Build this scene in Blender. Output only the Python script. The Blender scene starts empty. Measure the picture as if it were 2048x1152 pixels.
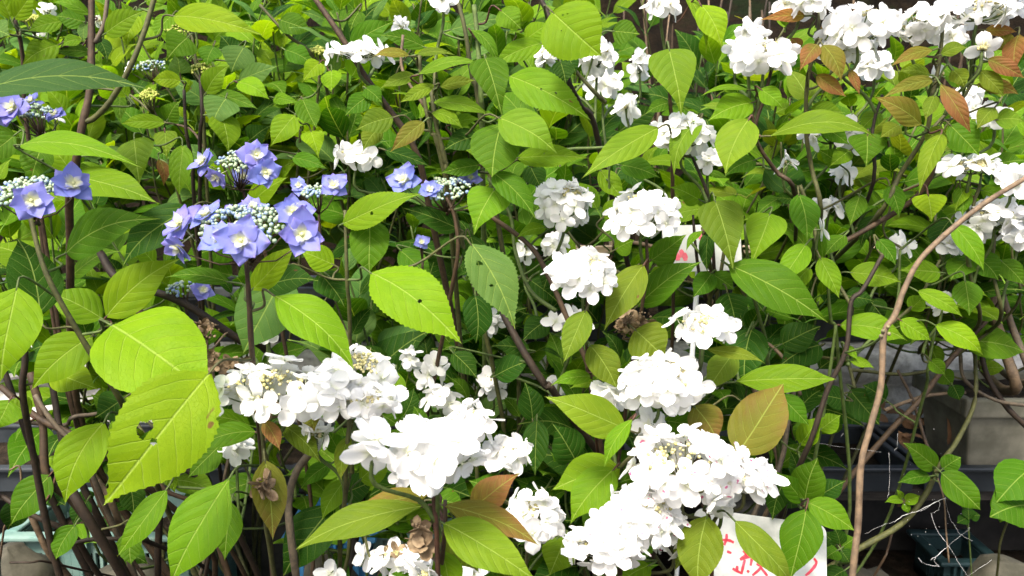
import bpy, math, random
import numpy as np
from mathutils import Vector, Matrix
R = math.radians
rng = random.Random(11)
SC = bpy.context.scene
COL = SC.collection

# ------------------------------------------------------------------ camera
FPX = 1607.0                       # focal length in photograph pixels (2048 wide)
PITCH = R(10)
CAM = Vector((0, 0, 1.1))
cd = bpy.data.cameras.new('camera')
cd.sensor_width = 36.0
cd.lens = 36.0 * FPX / 2048
cd.clip_start = 0.02
cd.clip_end = 400
cd.dof.use_dof = True
cd.dof.focus_distance = 0.98
cd.dof.aperture_fstop = 12.0
cam = bpy.data.objects.new('camera', cd)
COL.objects.link(cam)
cam.location = CAM
cam.rotation_euler = (math.pi / 2 - PITCH, 0, 0)
SC.camera = cam
# ------------------------------------------------------------------ sky, sun, exposure
SUN_EL, SUN_AZ = 56, 205            # bright overcast: high, soft, from behind the photographer
w = bpy.data.worlds.new('World')
SC.world = w
w.use_nodes = True
nt = w.node_tree
bg = nt.nodes['Background']
sky = nt.nodes.new('ShaderNodeTexSky')
sky.sky_type = 'NISHITA'
sky.sun_disc = False
sky.sun_elevation = R(SUN_EL)
sky.sun_rotation = R(SUN_AZ)
sky.air_density = 1.0
sky.dust_density = 6.0
sky.ozone_density = 0.6
nt.links.new(sky.outputs[0], bg.inputs[0])
bg.inputs[1].default_value = 0.085
sl = bpy.data.lights.new('sun', 'SUN')
sl.energy = 1.5
sl.angle = R(14)
sl.color = (1.0, 0.95, 0.86)
so = bpy.data.objects.new('sun', sl)
COL.objects.link(so)
so.location = (-2, -3, 6)
el, az = R(SUN_EL), R(SUN_AZ)
sdir = Vector((math.sin(az) * math.cos(el), math.cos(az) * math.cos(el), math.sin(el)))
so.rotation_euler = (-sdir).to_track_quat('-Z', 'Y').to_euler()
SC.view_settings.view_transform = 'Standard'
SC.view_settings.look = 'None'
SC.view_settings.gamma = 1
SC.view_settings.exposure = 2.2
SC.cycles.max_bounces = 6
SC.cycles.transmission_bounces = 6
SC.cycles.diffuse_bounces = 3

# ------------------------------------------------------------------ helpers
FW = Vector((0, math.cos(PITCH), -math.sin(PITCH)))
UP = Vector((0, math.sin(PITCH), math.cos(PITCH)))
RT = Vector((1, 0, 0))

def P(px, py, d):
    return CAM + d * (FW + RT * ((px - 1024) / FPX) + UP * ((576 - py) / FPX))

def XZ(px, py, y):
    """world point on the vertical plane at distance y seen at that pixel"""
    r = FW + RT * ((px - 1024) / FPX) + UP * ((576 - py) / FPX)
    return CAM + r * (y / r.y)

def rv():
    return Vector((rng.gauss(0, 1), rng.gauss(0, 1), rng.gauss(0, 1)))

def mesh(name, verts, faces, mat, uvs=None, smooth=True, midx=None):
    me = bpy.data.meshes.new(name)
    me.from_pydata([tuple(v) for v in verts], [], faces)
    mats = mat if isinstance(mat, (list, tuple)) else [mat]
    for m in mats:
        me.materials.append(m)
    if uvs is not None:
        ul = me.uv_layers.new(name='UVMap')
        li = np.empty(len(me.loops), dtype=np.int32)
        me.loops.foreach_get('vertex_index', li)
        ul.data.foreach_set('uv', np.asarray(uvs, dtype=np.float32)[li].ravel())
    if smooth:
        me.polygons.foreach_set('use_smooth', [True] * len(me.polygons))
    if midx is not None:
        me.polygons.foreach_set('material_index', midx)
    me.update()
    return me

def obj(name, me, parent=None, mw=None, loc=None, color=None):
    o = bpy.data.objects.new(name, me)
    COL.objects.link(o)
    if parent is not None:
        o.parent = parent
    if mw is not None:
        o.matrix_basis = mw
    elif loc is not None:
        o.location = loc
    if color is not None:
        o.color = color
    return o

def tag(o, label=None, cat=None, group=None, kind=None):
    if label: o['label'] = label
    if cat: o['category'] = cat
    if group: o['group'] = group
    if kind: o['kind'] = kind
    return o

def empty(name, loc):
    o = bpy.data.objects.new(name, None)
    o.empty_display_size = 0.05
    COL.objects.link(o)
    o.location = loc
    return o

def catmull(pts, n=5):
    pts = [Vector(p) for p in pts]
    if len(pts) < 3:
        return [pts[0].lerp(pts[-1], i / n) for i in range(n + 1)]
    out = []
    ext = [pts[0] * 2 - pts[1]] + pts + [pts[-1] * 2 - pts[-2]]
    for i in range(1, len(ext) - 2):
        p0, p1, p2, p3 = ext[i - 1:i + 3]
        for k in range(n):
            t = k / n
            out.append(0.5 * ((2 * p1) + (p2 - p0) * t + (2 * p0 - 5 * p1 + 4 * p2 - p3) * t * t
                              + (3 * p1 - p0 - 3 * p2 + p3) * t ** 3))
    out.append(pts[-1])
    return out

def tube(pts, r0, r1=None, sides=6, wob=0.0, cap=True):
    """verts, faces of a tapered tube along pts; r may be a list"""
    n = len(pts)
    rad = r0 if isinstance(r0, list) else [r0 + ((r1 if r1 is not None else r0) - r0) * i / max(1, n - 1) for i in range(n)]
    V, Fc = [], []
    ref = Vector((0.3, 0.5, 0.81))
    for i, p in enumerate(pts):
        t = (pts[min(i + 1, n - 1)] - pts[max(i - 1, 0)])
        if t.length < 1e-9: t = Vector((0, 0, 1))
        t.normalize()
        a = t.cross(ref)
        if a.length < 1e-4: a = t.cross(Vector((1, 0, 0)))
        a.normalize()
        b = t.cross(a)
        ref = b.cross(t) if False else ref
        rr = rad[i] * (1 + (rng.uniform(-wob, wob) if wob else 0))
        for k in range(sides):
            an = 2 * math.pi * k / sides
            V.append(p + (a * math.cos(an) + b * math.sin(an)) * rr)
    for i in range(n - 1):
        for k in range(sides):
            k2 = (k + 1) % sides
            Fc.append((i * sides + k, i * sides + k2, (i + 1) * sides + k2, (i + 1) * sides + k))
    if cap:
        Fc.append(tuple(range(sides - 1, -1, -1)))
        Fc.append(tuple((n - 1) * sides + k for k in range(sides)))
    return V, Fc

class MB:
    def __init__(s): s.v, s.f, s.m = [], [], []
    def add(s, vf, m=0):
        o = len(s.v)
        s.v += [Vector(v) for v in vf[0]]
        s.f += [tuple(i + o for i in f) for f in vf[1]]
        s.m += [m] * len(vf[1])
        return s
    def box(s, x0, x1, y0, y1, z0, z1, m=0, taper=0.0):
        """box; taper shrinks the bottom (positive) on all sides"""
        t = taper
        v = [(x0 + t, y0 + t, z0), (x1 - t, y0 + t, z0), (x1 - t, y1 - t, z0), (x0 + t, y1 - t, z0),
             (x0, y0, z1), (x1, y0, z1), (x1, y1, z1), (x0, y1, z1)]
        f = [(0, 3, 2, 1), (4, 5, 6, 7), (0, 1, 5, 4), (1, 2, 6, 5), (2, 3, 7, 6), (3, 0, 4, 7)]
        return s.add((v, f), m)
    def build(s, name, mat, smooth=True):
        return mesh(name, s.v, s.f, mat, smooth=smooth, midx=s.m if isinstance(mat, (list, tuple)) else None)

def bevel(o, w=0.003, seg=2):
    m = o.modifiers.new('bevel', 'BEVEL')
    m.width = w
    m.segments = seg
    m.limit_method = 'ANGLE'
    return o

# ------------------------------------------------------------------ materials
def new_mat(name):
    m = bpy.data.materials.new(name)
    m.use_nodes = True
    n = m.node_tree.nodes
    return m, n, m.node_tree.links, n['Principled BSDF'], n['Material Output']

def math_node(n, l, op, a, b=None, c=None, clamp=False):
    x = n.new('ShaderNodeMath')
    x.operation = op
    x.use_clamp = clamp
    for i, v in enumerate((a, b, c)):
        if v is None: continue
        if hasattr(v, 'is_linked'): l.new(v, x.inputs[i])
        else: x.inputs[i].default_value = v
    return x.outputs[0]

def mix_col(n, l, fac, a, b, blend='MIX'):
    x = n.new('ShaderNodeMix')
    x.data_type = 'RGBA'
    x.blend_type = blend
    for s, v in ((x.inputs[0], fac), (x.inputs[6], a), (x.inputs[7], b)):
        if hasattr(v, 'is_linked'): l.new(v, s)
        elif isinstance(v, (tuple, list)): s.default_value = (*v[:3], 1)
        else: s.default_value = v
    return x.outputs[2]

def smooth_range(n, l, v, a, b, c=0.0, d=1.0):
    x = n.new('ShaderNodeMapRange')
    x.interpolation_type = 'SMOOTHSTEP'
    l.new(v, x.inputs[0])
    for i, q in zip((1, 2, 3, 4), (a, b, c, d)): x.inputs[i].default_value = q
    return x.outputs[0]

def noise(n, l, vec, scale, detail=3, rough=0.5, w4=None):
    x = n.new('ShaderNodeTexNoise')
    if w4 is not None:
        x.noise_dimensions = '4D'
        l.new(w4, x.inputs['W'])
    l.new(vec, x.inputs['Vector'])
    x.inputs['Scale'].default_value = scale
    x.inputs['Detail'].default_value = detail
    x.inputs['Roughness'].default_value = rough
    return x.outputs[0]

def leaf_material():
    m, n, l, b, out = new_mat('leaf_blade')
    oi = n.new('ShaderNodeObjectInfo')
    uv = n.new('ShaderNodeUVMap')
    sp = n.new('ShaderNodeSeparateXYZ')
    l.new(uv.outputs[0], sp.inputs[0])
    U, V = sp.outputs[0], sp.outputs[1]
    rnd = math_node(n, l, 'MULTIPLY', oi.outputs['Random'], 37.0)
    s = math_node(n, l, 'ABSOLUTE', math_node(n, l, 'MULTIPLY_ADD', U, 2.0, -1.0))
    wob = noise(n, l, uv.outputs[0], 5.0, 2, 0.5, rnd)
    # midrib
    mid = smooth_range(n, l, s, 0.008, 0.040, 1.0, 0.0)
    # arching side veins
    bend = math_node(n, l, 'ADD', math_node(n, l, 'MULTIPLY', s, 0.20), math_node(n, l, 'MULTIPLY', math_node(n, l, 'POWER', s, 2.0), 0.16))
    ph = math_node(n, l, 'MULTIPLY', math_node(n, l, 'SUBTRACT', math_node(n, l, 'MULTIPLY_ADD', wob, 0.05, V), bend), 6.5)
    fr = math_node(n, l, 'ABSOLUTE', math_node(n, l, 'MULTIPLY_ADD', math_node(n, l, 'FRACT', ph), 2.0, -1.0))
    side = smooth_range(n, l, fr, 0.0, 0.11, 1.0, 0.0)
    fade = smooth_range(n, l, s, 0.35, 0.95, 1.0, 0.15)
    side = math_node(n, l, 'MULTIPLY', side, fade)
    vo = n.new('ShaderNodeTexVoronoi')
    vo.feature = 'DISTANCE_TO_EDGE'
    vo.voronoi_dimensions = '2D'
    mp = n.new('ShaderNodeMapping')
    mp.inputs['Scale'].default_value = (1.0, 1.9, 1)
    l.new(uv.outputs[0], mp.inputs[0])
    l.new(mp.outputs[0], vo.inputs['Vector'])
    vo.inputs['Scale'].default_value = 17
    net = smooth_range(n, l, vo.outputs['Distance'], 0.0, 0.06, 1.0, 0.0)
    # colour
    patch = noise(n, l, uv.outputs[0], 3.2, 4, 0.6, rnd)
    base = mix_col(n, l, smooth_range(n, l, patch, 0.35, 0.7, 0.0, 0.55), oi.outputs['Color'],
                   mix_col(n, l, 1.0, oi.outputs['Color'], (0.66, 0.80, 0.75), 'MULTIPLY'))
    # autumn redness from the object's alpha: towards tip and edge
    edge = math_node(n, l, 'MULTIPLY_ADD', s, 0.25, math_node(n, l, 'MULTIPLY', V, 0.75))
    edge = math_node(n, l, 'ADD', edge, math_node(n, l, 'MULTIPLY_ADD', patch, 1.1, -0.55))
    edge = math_node(n, l, 'ADD', edge, math_node(n, l, 'MULTIPLY_ADD', oi.outputs['Alpha'], 1.4, -1.25))
    redf = smooth_range(n, l, edge, 0.0, 0.8, 0.0, 0.8)
    base = mix_col(n, l, redf, base, (0.235, 0.088, 0.042))
    vcol = mix_col(n, l, 0.6, base, (0.40, 0.52, 0.12))
    vm = math_node(n, l, 'MAXIMUM', math_node(n, l, 'MULTIPLY', mid, 0.72), math_node(n, l, 'MULTIPLY', side, 0.40))
    base = mix_col(n, l, vm, base, vcol)
    base = mix_col(n, l, math_node(n, l, 'MULTIPLY', net, 0.10), base, (0.28, 0.42, 0.04))
    # brown blemishes
    sp_n = noise(n, l, uv.outputs[0], 6.5, 1, 0.4, rnd)
    spot = smooth_range(n, l, sp_n, 0.765, 0.80, 0.0, 0.85)
    base = mix_col(n, l, spot, base, (0.12, 0.05, 0.02))
    l.new(base, b.inputs['Base Color'])
    b.inputs['Roughness'].default_value = 0.52
    b.inputs['Specular IOR Level'].default_value = 0.09
    # relief
    h = math_node(n, l, 'ADD', math_node(n, l, 'MULTIPLY', mid, -0.8), math_node(n, l, 'MULTIPLY', side, -0.9))
    h = math_node(n, l, 'ADD', h, math_node(n, l, 'MULTIPLY', net, -0.3))
    h = math_node(n, l, 'ADD', h, math_node(n, l, 'MULTIPLY', fr, 0.5))
    bp = n.new('ShaderNodeBump')
    bp.inputs['Strength'].default_value = 0.5
    bp.inputs['Distance'].default_value = 0.0020
    l.new(h, bp.inputs['Height'])
    l.new(bp.outputs[0], b.inputs['Normal'])
    tr = n.new('ShaderNodeBsdfTranslucent')
    l.new(mix_col(n, l, 1.0, base, (1.75, 1.55, 0.5), 'MULTIPLY'), tr.inputs['Color'])
    l.new(bp.outputs[0], tr.inputs['Normal'])
    mx = n.new('ShaderNodeMixShader')
    mx.inputs[0].default_value = 0.46
    l.new(b.outputs[0], mx.inputs[1])
    l.new(tr.outputs[0], mx.inputs[2])
    l.new(mx.outputs[0], out.inputs[0])
    return m

def petal_material(name, kind):
    m, n, l, b, out = new_mat(name)
    oi = n.new('ShaderNodeObjectInfo')
    uv = n.new('ShaderNodeUVMap')
    sp = n.new('ShaderNodeSeparateXYZ')
    l.new(uv.outputs[0], sp.inputs[0])
    V = sp.outputs[1]
    rnd = math_node(n, l, 'MULTIPLY', oi.outputs['Random'], 29.0)
    tc = n.new('ShaderNodeTexCoord')
    if kind == 'white':
        base = mix_col(n, l, smooth_range(n, l, V, 0.0, 0.3, 0.55, 0.0), (0.88, 0.88, 0.86), (0.66, 0.70, 0.40))
        if name.endswith('pink'):
            nz = noise(n, l, tc.outputs['Object'], 170.0, 0, 0.5, rnd)
            base = mix_col(n, l, smooth_range(n, l, nz, 0.74, 0.79, 0.0, 0.85), base, (0.60, 0.03, 0.20))
    else:
        nz = noise(n, l, tc.outputs['Object'], 60.0, 3, 0.5, rnd)
        f = math_node(n, l, 'ADD', math_node(n, l, 'MULTIPLY', oi.outputs['Random'], 0.55),
                      math_node(n, l, 'MULTIPLY_ADD', nz, 0.9, -0.3), clamp=True)
        base = mix_col(n, l, f, (0.175, 0.250, 0.62), (0.27, 0.225, 0.58))
        base = mix_col(n, l, smooth_range(n, l, V, 0.75, 1.0, 0.0, 0.35), base, (0.42, 0.26, 0.68))
        base = mix_col(n, l, smooth_range(n, l, V, 0.05, 0.38, 0.95, 0.0), base, (0.72, 0.74, 0.40))
    # fine veins running along the petal
    wv = noise(n, l, mapped(n, l, uv.outputs[0], (14, 1.5, 1)), 2.0, 3, 0.6, rnd)
    base = mix_col(n, l, smooth_range(n, l, wv, 0.4, 0.75, 0.0, 0.14), base, (0.55, 0.56, 0.60) if kind == 'white' else (0.10, 0.10, 0.42))
    l.new(base, b.inputs['Base Color'])
    b.inputs['Roughness'].default_value = 0.55
    b.inputs['Specular IOR Level'].default_value = 0.25
    bp = n.new('ShaderNodeBump')
    bp.inputs['Strength'].default_value = 0.3
    bp.inputs['Distance'].default_value = 0.0008
    l.new(wv, bp.inputs['Height'])
    l.new(bp.outputs[0], b.inputs['Normal'])
    tr = n.new('ShaderNodeBsdfTranslucent')
    l.new(base, tr.inputs['Color'])
    mx = n.new('ShaderNodeMixShader')
    mx.inputs[0].default_value = 0.42
    l.new(b.outputs[0], mx.inputs[1])
    l.new(tr.outputs[0], mx.inputs[2])
    l.new(mx.outputs[0], out.inputs[0])
    return m

def mapped(n, l, vec, sc):
    mp = n.new('ShaderNodeMapping')
    mp.inputs['Scale'].default_value = sc
    l.new(vec, mp.inputs[0])
    return mp.outputs[0]

def simple(name, c1, c2, scale=20, rough=0.7, bump=0.3, dist=0.002, c3=None, s3=6, lo=0.35, hi=0.65, coord='Object', stretch=(1, 1, 1), spec=0.4, objcol=False, lo3=0.55, hi3=0.7):
    m, n, l, b, out = new_mat(name)
    tc = n.new('ShaderNodeTexCoord')
    vec = mapped(n, l, tc.outputs[coord], stretch)
    nz = noise(n, l, vec, scale, 5, 0.62)
    base = mix_col(n, l, smooth_range(n, l, nz, lo, hi), c1, c2)
    if c3:
        n3 = noise(n, l, vec, s3, 4, 0.6)
        base = mix_col(n, l, smooth_range(n, l, n3, lo3, hi3), base, c3)
    if objcol:
        oi = n.new('ShaderNodeObjectInfo')
        base = mix_col(n, l, 1.0, base, oi.outputs['Color'], 'MULTIPLY')
    l.new(base, b.inputs['Base Color'])
    b.inputs['Roughness'].default_value = rough
    b.inputs['Specular IOR Level'].default_value = spec
    if bump:
        bp = n.new('ShaderNodeBump')
        bp.inputs['Strength'].default_value = bump
        bp.inputs['Distance'].default_value = dist
        l.new(nz, bp.inputs['Height'])
        l.new(bp.outputs[0], b.inputs['Normal'])
    return m

M_LEAF = leaf_material()
M_WHITE = petal_material('petal_white', 'white')
M_PINK = petal_material('petal_white_pink', 'white')
M_BLUE = petal_material('petal_blue', 'blue')
M_STEM = simple('stem_bark', (0.75, 0.75, 0.75), (1.25, 1.2, 1.1), 130, 0.7, 0.5, 0.0015, c3=(0.55, 0.5, 0.45), s3=45, objcol=True)
M_CREAM = simple('bud_cream', (0.32, 0.30, 0.12), (0.46, 0.42, 0.22), 80, 0.6, 0)
M_BLUEBUD = simple('bud_blue', (0.19, 0.28, 0.20), (0.34, 0.40, 0.24), 160, 0.5, 0, c3=(0.16, 0.23, 0.38), s3=70, lo3=0.5, hi3=0.6)
M_GREENBUD = simple('bud_green', (0.20, 0.25, 0.03), (0.32, 0.33, 0.07), 150, 0.6, 0)
M_DRY = simple('dry_petal', (0.13, 0.085, 0.045), (0.26, 0.19, 0.11), 90, 0.8, 0.3, 0.001)
M_DARKPL = simple('dark_plastic', (0.014, 0.018, 0.022), (0.030, 0.036, 0.042), 9, 0.42, 0.15, 0.001, c3=(0.075, 0.08, 0.08), s3=5, lo3=0.58, hi3=0.8)
M_CONC = simple('concrete', (0.33, 0.32, 0.29), (0.62, 0.61, 0.57), 28, 0.9, 1.0, 0.008, c3=(0.08, 0.08, 0.055), s3=7)
M_POT = simple('cement_pot', (0.10, 0.097, 0.070), (0.16, 0.152, 0.115), 14, 0.85, 0.3, 0.002, c3=(0.07, 0.075, 0.045), s3=5)
M_STONE = simple('stone', (0.030, 0.029, 0.018), (0.062, 0.057, 0.040), 22, 0.85, 0.6, 0.006, c3=(0.07, 0.08, 0.035), s3=6)
M_TEAL = simple('teal_plastic', (0.10, 0.19, 0.17), (0.16, 0.25, 0.22), 16, 0.55, 0.15, 0.001, c3=(0.12, 0.13, 0.09), s3=7, lo3=0.5, hi3=0.75)
M_TEAL_SHADED = simple('teal_plastic_shaded', (0.010, 0.028, 0.030), (0.016, 0.040, 0.042), 16, 0.5, 0.15, 0.001)  # teal plastic with the shade under the shelf darkened into its colour
M_AQUA = simple('blue_plastic', (0.05, 0.22, 0.46), (0.07, 0.27, 0.52), 9, 0.4, 0.1, 0.001, c3=(0.10, 0.22, 0.34), s3=6, lo3=0.55, hi3=0.8)
M_SOIL = simple('soil', (0.010, 0.008, 0.005), (0.028, 0.020, 0.013), 26, 0.95, 1.0, 0.02, c3=(0.016, 0.022, 0.008), s3=4, spec=0.1)
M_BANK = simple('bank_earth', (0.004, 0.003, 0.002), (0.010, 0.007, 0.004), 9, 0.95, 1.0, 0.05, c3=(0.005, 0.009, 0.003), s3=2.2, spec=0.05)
M_BOARD = simple('white_board', (0.42, 0.44, 0.41), (0.52, 0.53, 0.50), 60, 0.6, 0.1, 0.0005, c3=(0.42, 0.44, 0.40), s3=22, lo3=0.55, hi3=0.85)
M_RED = simple('red_paint', (0.55, 0.015, 0.03), (0.66, 0.05, 0.09), 90, 0.5, 0, c3=(0.62, 0.20, 0.24), s3=40, lo3=0.62, hi3=0.8)
M_PINKP = simple('pink_print', (0.62, 0.10, 0.14), (0.70, 0.28, 0.30), 60, 0.6, 0)
M_WOOD = simple('pale_plank', (0.34, 0.27, 0.16), (0.46, 0.38, 0.25), 12, 0.75, 0.3, 0.002, stretch=(1, 12, 12), c3=(0.24, 0.19, 0.12), s3=6)
M_GREYRAIL = simple('grey_rail', (0.10, 0.115, 0.125), (0.16, 0.17, 0.18), 20, 0.5, 0.1, 0.001)
M_METAL = simple('grey_metal', (0.07, 0.085, 0.10), (0.12, 0.135, 0.15), 30, 0.45, 0.1, 0.001, spec=0.6)
M_WEB = simple('cobweb_thread', (0.70, 0.70, 0.70), (0.8, 0.8, 0.8), 50, 0.9, 0)
M_STAKE = simple('white_plastic', (0.72, 0.74, 0.76), (0.78, 0.79, 0.80), 40, 0.5, 0)
M_LITTER = simple('dead_leaf', (0.13, 0.07, 0.035), (0.26, 0.14, 0.07), 60, 0.85, 0.3, 0.002)

# ------------------------------------------------------------------ structure: ground, bank
def grid_mesh(name, fx, nu, nv, mat):
    V = [fx(i / nu, j / nv) for j in range(nv + 1) for i in range(nu + 1)]
    Fc = [(j * (nu + 1) + i, j * (nu + 1) + i + 1, (j + 1) * (nu + 1) + i + 1, (j + 1) * (nu + 1) + i)
          for j in range(nv) for i in range(nu)]
    return mesh(name, V, Fc, mat)

from mathutils import noise as mn
def fbm(x, y, z=0.0, o=4):
    return mn.fractal(Vector((x, y, z)), 1.0, 2.0, o)

def ground_pt(u, v):
    # fine near the plants, coarse towards the horizon
    x = (u - 0.5) * 2
    y = (v - 0.5) * 2
    X = math.copysign(abs(x) ** 3 * 120 + abs(x) * 4, x)
    Y = math.copysign(abs(y) ** 3 * 120 + abs(y) * 4, y) + 1.5
    k = 0.012 if abs(X) < 6 and abs(Y) < 6 else 0.0
    return (X, Y, fbm(X * 3, Y * 3) * k - 0.01)
tag(obj('ground', grid_mesh('ground', ground_pt, 90, 90, M_SOIL)), kind='structure')

def bank_pt(u, v):
    x = (u - 0.5) * 18
    z = v * 4.6
    y = 3.1 + v * 1.5 + v * v * 3.0
    k = 0.22
    return (x, y + fbm(x * 1.3, z * 1.3, 3.1) * k, z - 0.05 + fbm(x * 1.1, z * 1.4, 9.0) * 0.12)
tag(obj('hillside', grid_mesh('hillside', bank_pt, 130, 46, M_BANK)), kind='structure')

# ------------------------------------------------------------------ garden furniture
G = {}
# concrete ledge, rough
def ledge():
    y0, y1, z1 = 2.22, 2.52, 0.53
    prof = [(y0 + 0.02, 0.0), (y0 + 0.02, 0.36), (y0 + 0.035, 0.41), (y0 + 0.005, 0.43), (y0 - 0.02, 0.46), (y0 - 0.02, 0.515), (y0, z1), (y0 + 0.1, z1 + 0.004), (y1, z1), (y1, 0.0)]
    # subdivide the profile
    pr = []
    for a, b in zip(prof[:-1], prof[1:]):
        k = max(1, int(math.hypot(b[0] - a[0], b[1] - a[1]) / 0.03))
        pr += [(a[0] + (b[0] - a[0]) * i / k, a[1] + (b[1] - a[1]) * i / k) for i in range(k)]
    pr.append(prof[-1])
    nx = 150
    V, Fc = [], []
    for i in range(nx + 1):
        x = -2.6 + 5.2 * i / nx
        for (y, z) in pr:
            q = fbm(x * 9, y * 9, z * 9) * 0.012 + fbm(x * 3, y * 3, z * 3 + 5) * 0.010
            V.append((x, y + q, z + q * 0.7))
    m = len(pr)
    for i in range(nx):
        for j in range(m - 1):
            Fc.append((i * m + j, (i + 1) * m + j, (i + 1) * m + j + 1, i * m + j + 1))
    return mesh('concrete_ledge', V, Fc, M_CONC)
tag(obj('concrete_ledge', ledge()), 'rough weathered concrete ledge behind the charcoal trays', 'ledge')

def tray(x0, x1, label, y0=1.745, y1=2.03, zt=0.378, zb=0.315):
    r = empty('plant_tray', ((x0 + x1) / 2, (y0 + y1) / 2, zb))
    tag(r, label, 'tray', 'charcoal trays on the lower shelf')
    L = r.location
    def part(name, mb, mat, bw=0.004):
        o = obj(name, mb.build(name, mat, False), r, loc=-L)
        bevel(o, bw)
        return o
    t = 0.006
    m = MB()
    m.box(x0 + 0.01, x1 - 0.01, y0 + 0.012, y1 - 0.012, zb, zb + 0.006)
    part('base', m, M_DARKPL, 0.001)
    for (a, b, c, d_) in ((x0, x1, y0, y0 + t), (x0, x1, y1 - t, y1), (x0, x0 + t, y0 + t, y1 - t), (x1 - t, x1, y0 + t, y1 - t)):
        m = MB(); m.box(a + 0.001, b - 0.001, c, d_, zb, zt - 0.012)
        part('side', m, M_DARKPL, 0.001)
    m = MB()
    m.box(x0 - 0.006, x1 + 0.006, y0 - 0.014, y0 + 0.010, zt - 0.012, zt)
    m.box(x0 - 0.006, x1 + 0.006, y1 - 0.010, y1 + 0.014, zt - 0.012, zt)
    m.box(x0 - 0.006, x0 + 0.010, y0 + 0.011, y1 - 0.011, zt - 0.011, zt - 0.001)
    m.box(x1 - 0.010, x1 + 0.006, y0 + 0.011, y1 - 0.011, zt - 0.011, zt - 0.001)
    part('rim', m, M_DARKPL)
    o = obj('soil', grid_mesh('soil', lambda u, v: (x0 + 0.008 + u * (x1 - x0 - 0.016), y0 + 0.008 + v * (y1 - y0 - 0.016), zb + 0.012 + fbm(u * 9, v * 5, x0) * 0.008), 24, 10, M_SOIL), r, loc=-L)
    return r
xs = [-1.72, -1.05, -0.40, 0.28, 0.95, 1.62]
labs = ['empty charcoal plastic tray behind the teal crate', 'charcoal plastic tray behind woody hydrangea stems and the teal crate corner',
        'charcoal plastic tray behind the blue tub', 'charcoal plastic tray behind the speckled white flower panicle',
        'charcoal plastic tray holding the square cement pot and dead leaves']
for i in range(5):
    tray(xs[i], xs[i + 1] - 0.025, labs[i])
# shelf boards carrying the trays
for k, (y0, y1, lb) in enumerate(((1.76, 1.87, 'dark timber shelf board carrying the front half of the trays'), (1.90, 2.01, 'dark timber shelf board carrying the back half of the trays'))):
    m = MB(); m.box(-1.9, 1.75, y0, y1, 0.285, 0.315)
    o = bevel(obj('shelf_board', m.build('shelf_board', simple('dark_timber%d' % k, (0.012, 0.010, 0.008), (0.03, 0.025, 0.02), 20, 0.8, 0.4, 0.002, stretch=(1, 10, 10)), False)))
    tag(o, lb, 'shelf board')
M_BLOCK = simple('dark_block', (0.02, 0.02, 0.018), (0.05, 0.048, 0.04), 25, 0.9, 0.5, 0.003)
for x in (-1.75, -0.62, 0.55, 1.55):
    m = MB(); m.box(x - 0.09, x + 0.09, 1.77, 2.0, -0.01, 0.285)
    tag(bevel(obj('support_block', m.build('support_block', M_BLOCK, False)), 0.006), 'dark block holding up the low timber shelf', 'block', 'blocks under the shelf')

def trough(x0, x1, label, y0=2.27, y1=2.5, zb=0.535, zt=0.70):
    r = empty('planter_trough', ((x0 + x1) / 2, (y0 + y1) / 2, zb))
    tag(r, label, 'planter', 'black troughs on the ledge')
    L = r.location
    m = MB(); m.box(x0 + 0.012, x1 - 0.012, y0 + 0.012, y1 - 0.012, zb, zt - 0.03, taper=0.012)
    bevel(obj('trough_body', m.build('trough_body', M_DARKPL, False), r, loc=-L), 0.008)
    m = MB()
    m.box(x0, x1, y0, y0 + 0.022, zt - 0.028, zt)
    m.box(x0, x1, y1 - 0.022, y1, zt - 0.028, zt)
    m.box(x0, x0 + 0.02, y0 + 0.023, y1 - 0.023, zt - 0.027, zt - 0.001)
    m.box(x1 - 0.02, x1, y0 + 0.023, y1 - 0.023, zt - 0.027, zt - 0.001)
    bevel(obj('rim', m.build('rim', M_GREYRAIL, False), r, loc=-L), 0.004)
    obj('soil', grid_mesh('soil', lambda u, v: (x0 + 0.021 + u * (x1 - x0 - 0.042), y0 + 0.024 + v * (y1 - y0 - 0.048), zt - 0.022 + fbm(u * 9, v * 5, x0) * 0.008), 24, 8, M_SOIL), r, loc=-L)
    return r
tx = [-1.75, -1.02, -0.29, 0.44, 1.17, 1.90]
tl = ['black plastic trough behind the blue lacecap hydrangea', 'black plastic trough behind the holed yellow-green leaf',
      'black plastic trough behind the middle white flower heads', 'black plastic trough with grey rim in front of the pale plank',
      'black plastic trough standing above the square cement pot']
for i in range(5):
    trough(tx[i], tx[i + 1] - 0.03, tl[i])
m = MB(); m.box(-1.9, 1.75, 2.06, 2.085, 0.0, 0.335)  # added panel: its black stands in for shade in the void below the trays
tag(bevel(obj('void_shade_panel', m.build('void_shade_panel', simple('void_shade_black', (0.006, 0.006, 0.006), (0.014, 0.013, 0.012), 20, 0.85, 0.3, 0.002), False))), 'added black panel standing in for the shade under the trays', 'board')
# pale plank behind
m = MB(); m.box(0.2, 1.9, 2.56, 2.585, 0.66, 0.785)
tag(bevel(obj('wood_plank', m.build('wood_plank', M_WOOD, False))), 'pale wooden plank lying along the back of the troughs', 'plank')
for x in (0.35, 1.7):
    m = MB(); m.box(x - 0.03, x + 0.03, 2.587, 2.64, 0.0, 0.80)
    tag(bevel(obj('wood_post', m.build('wood_post', M_WOOD, False))), 'short wooden post holding the pale plank', 'post', 'plank posts')

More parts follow.
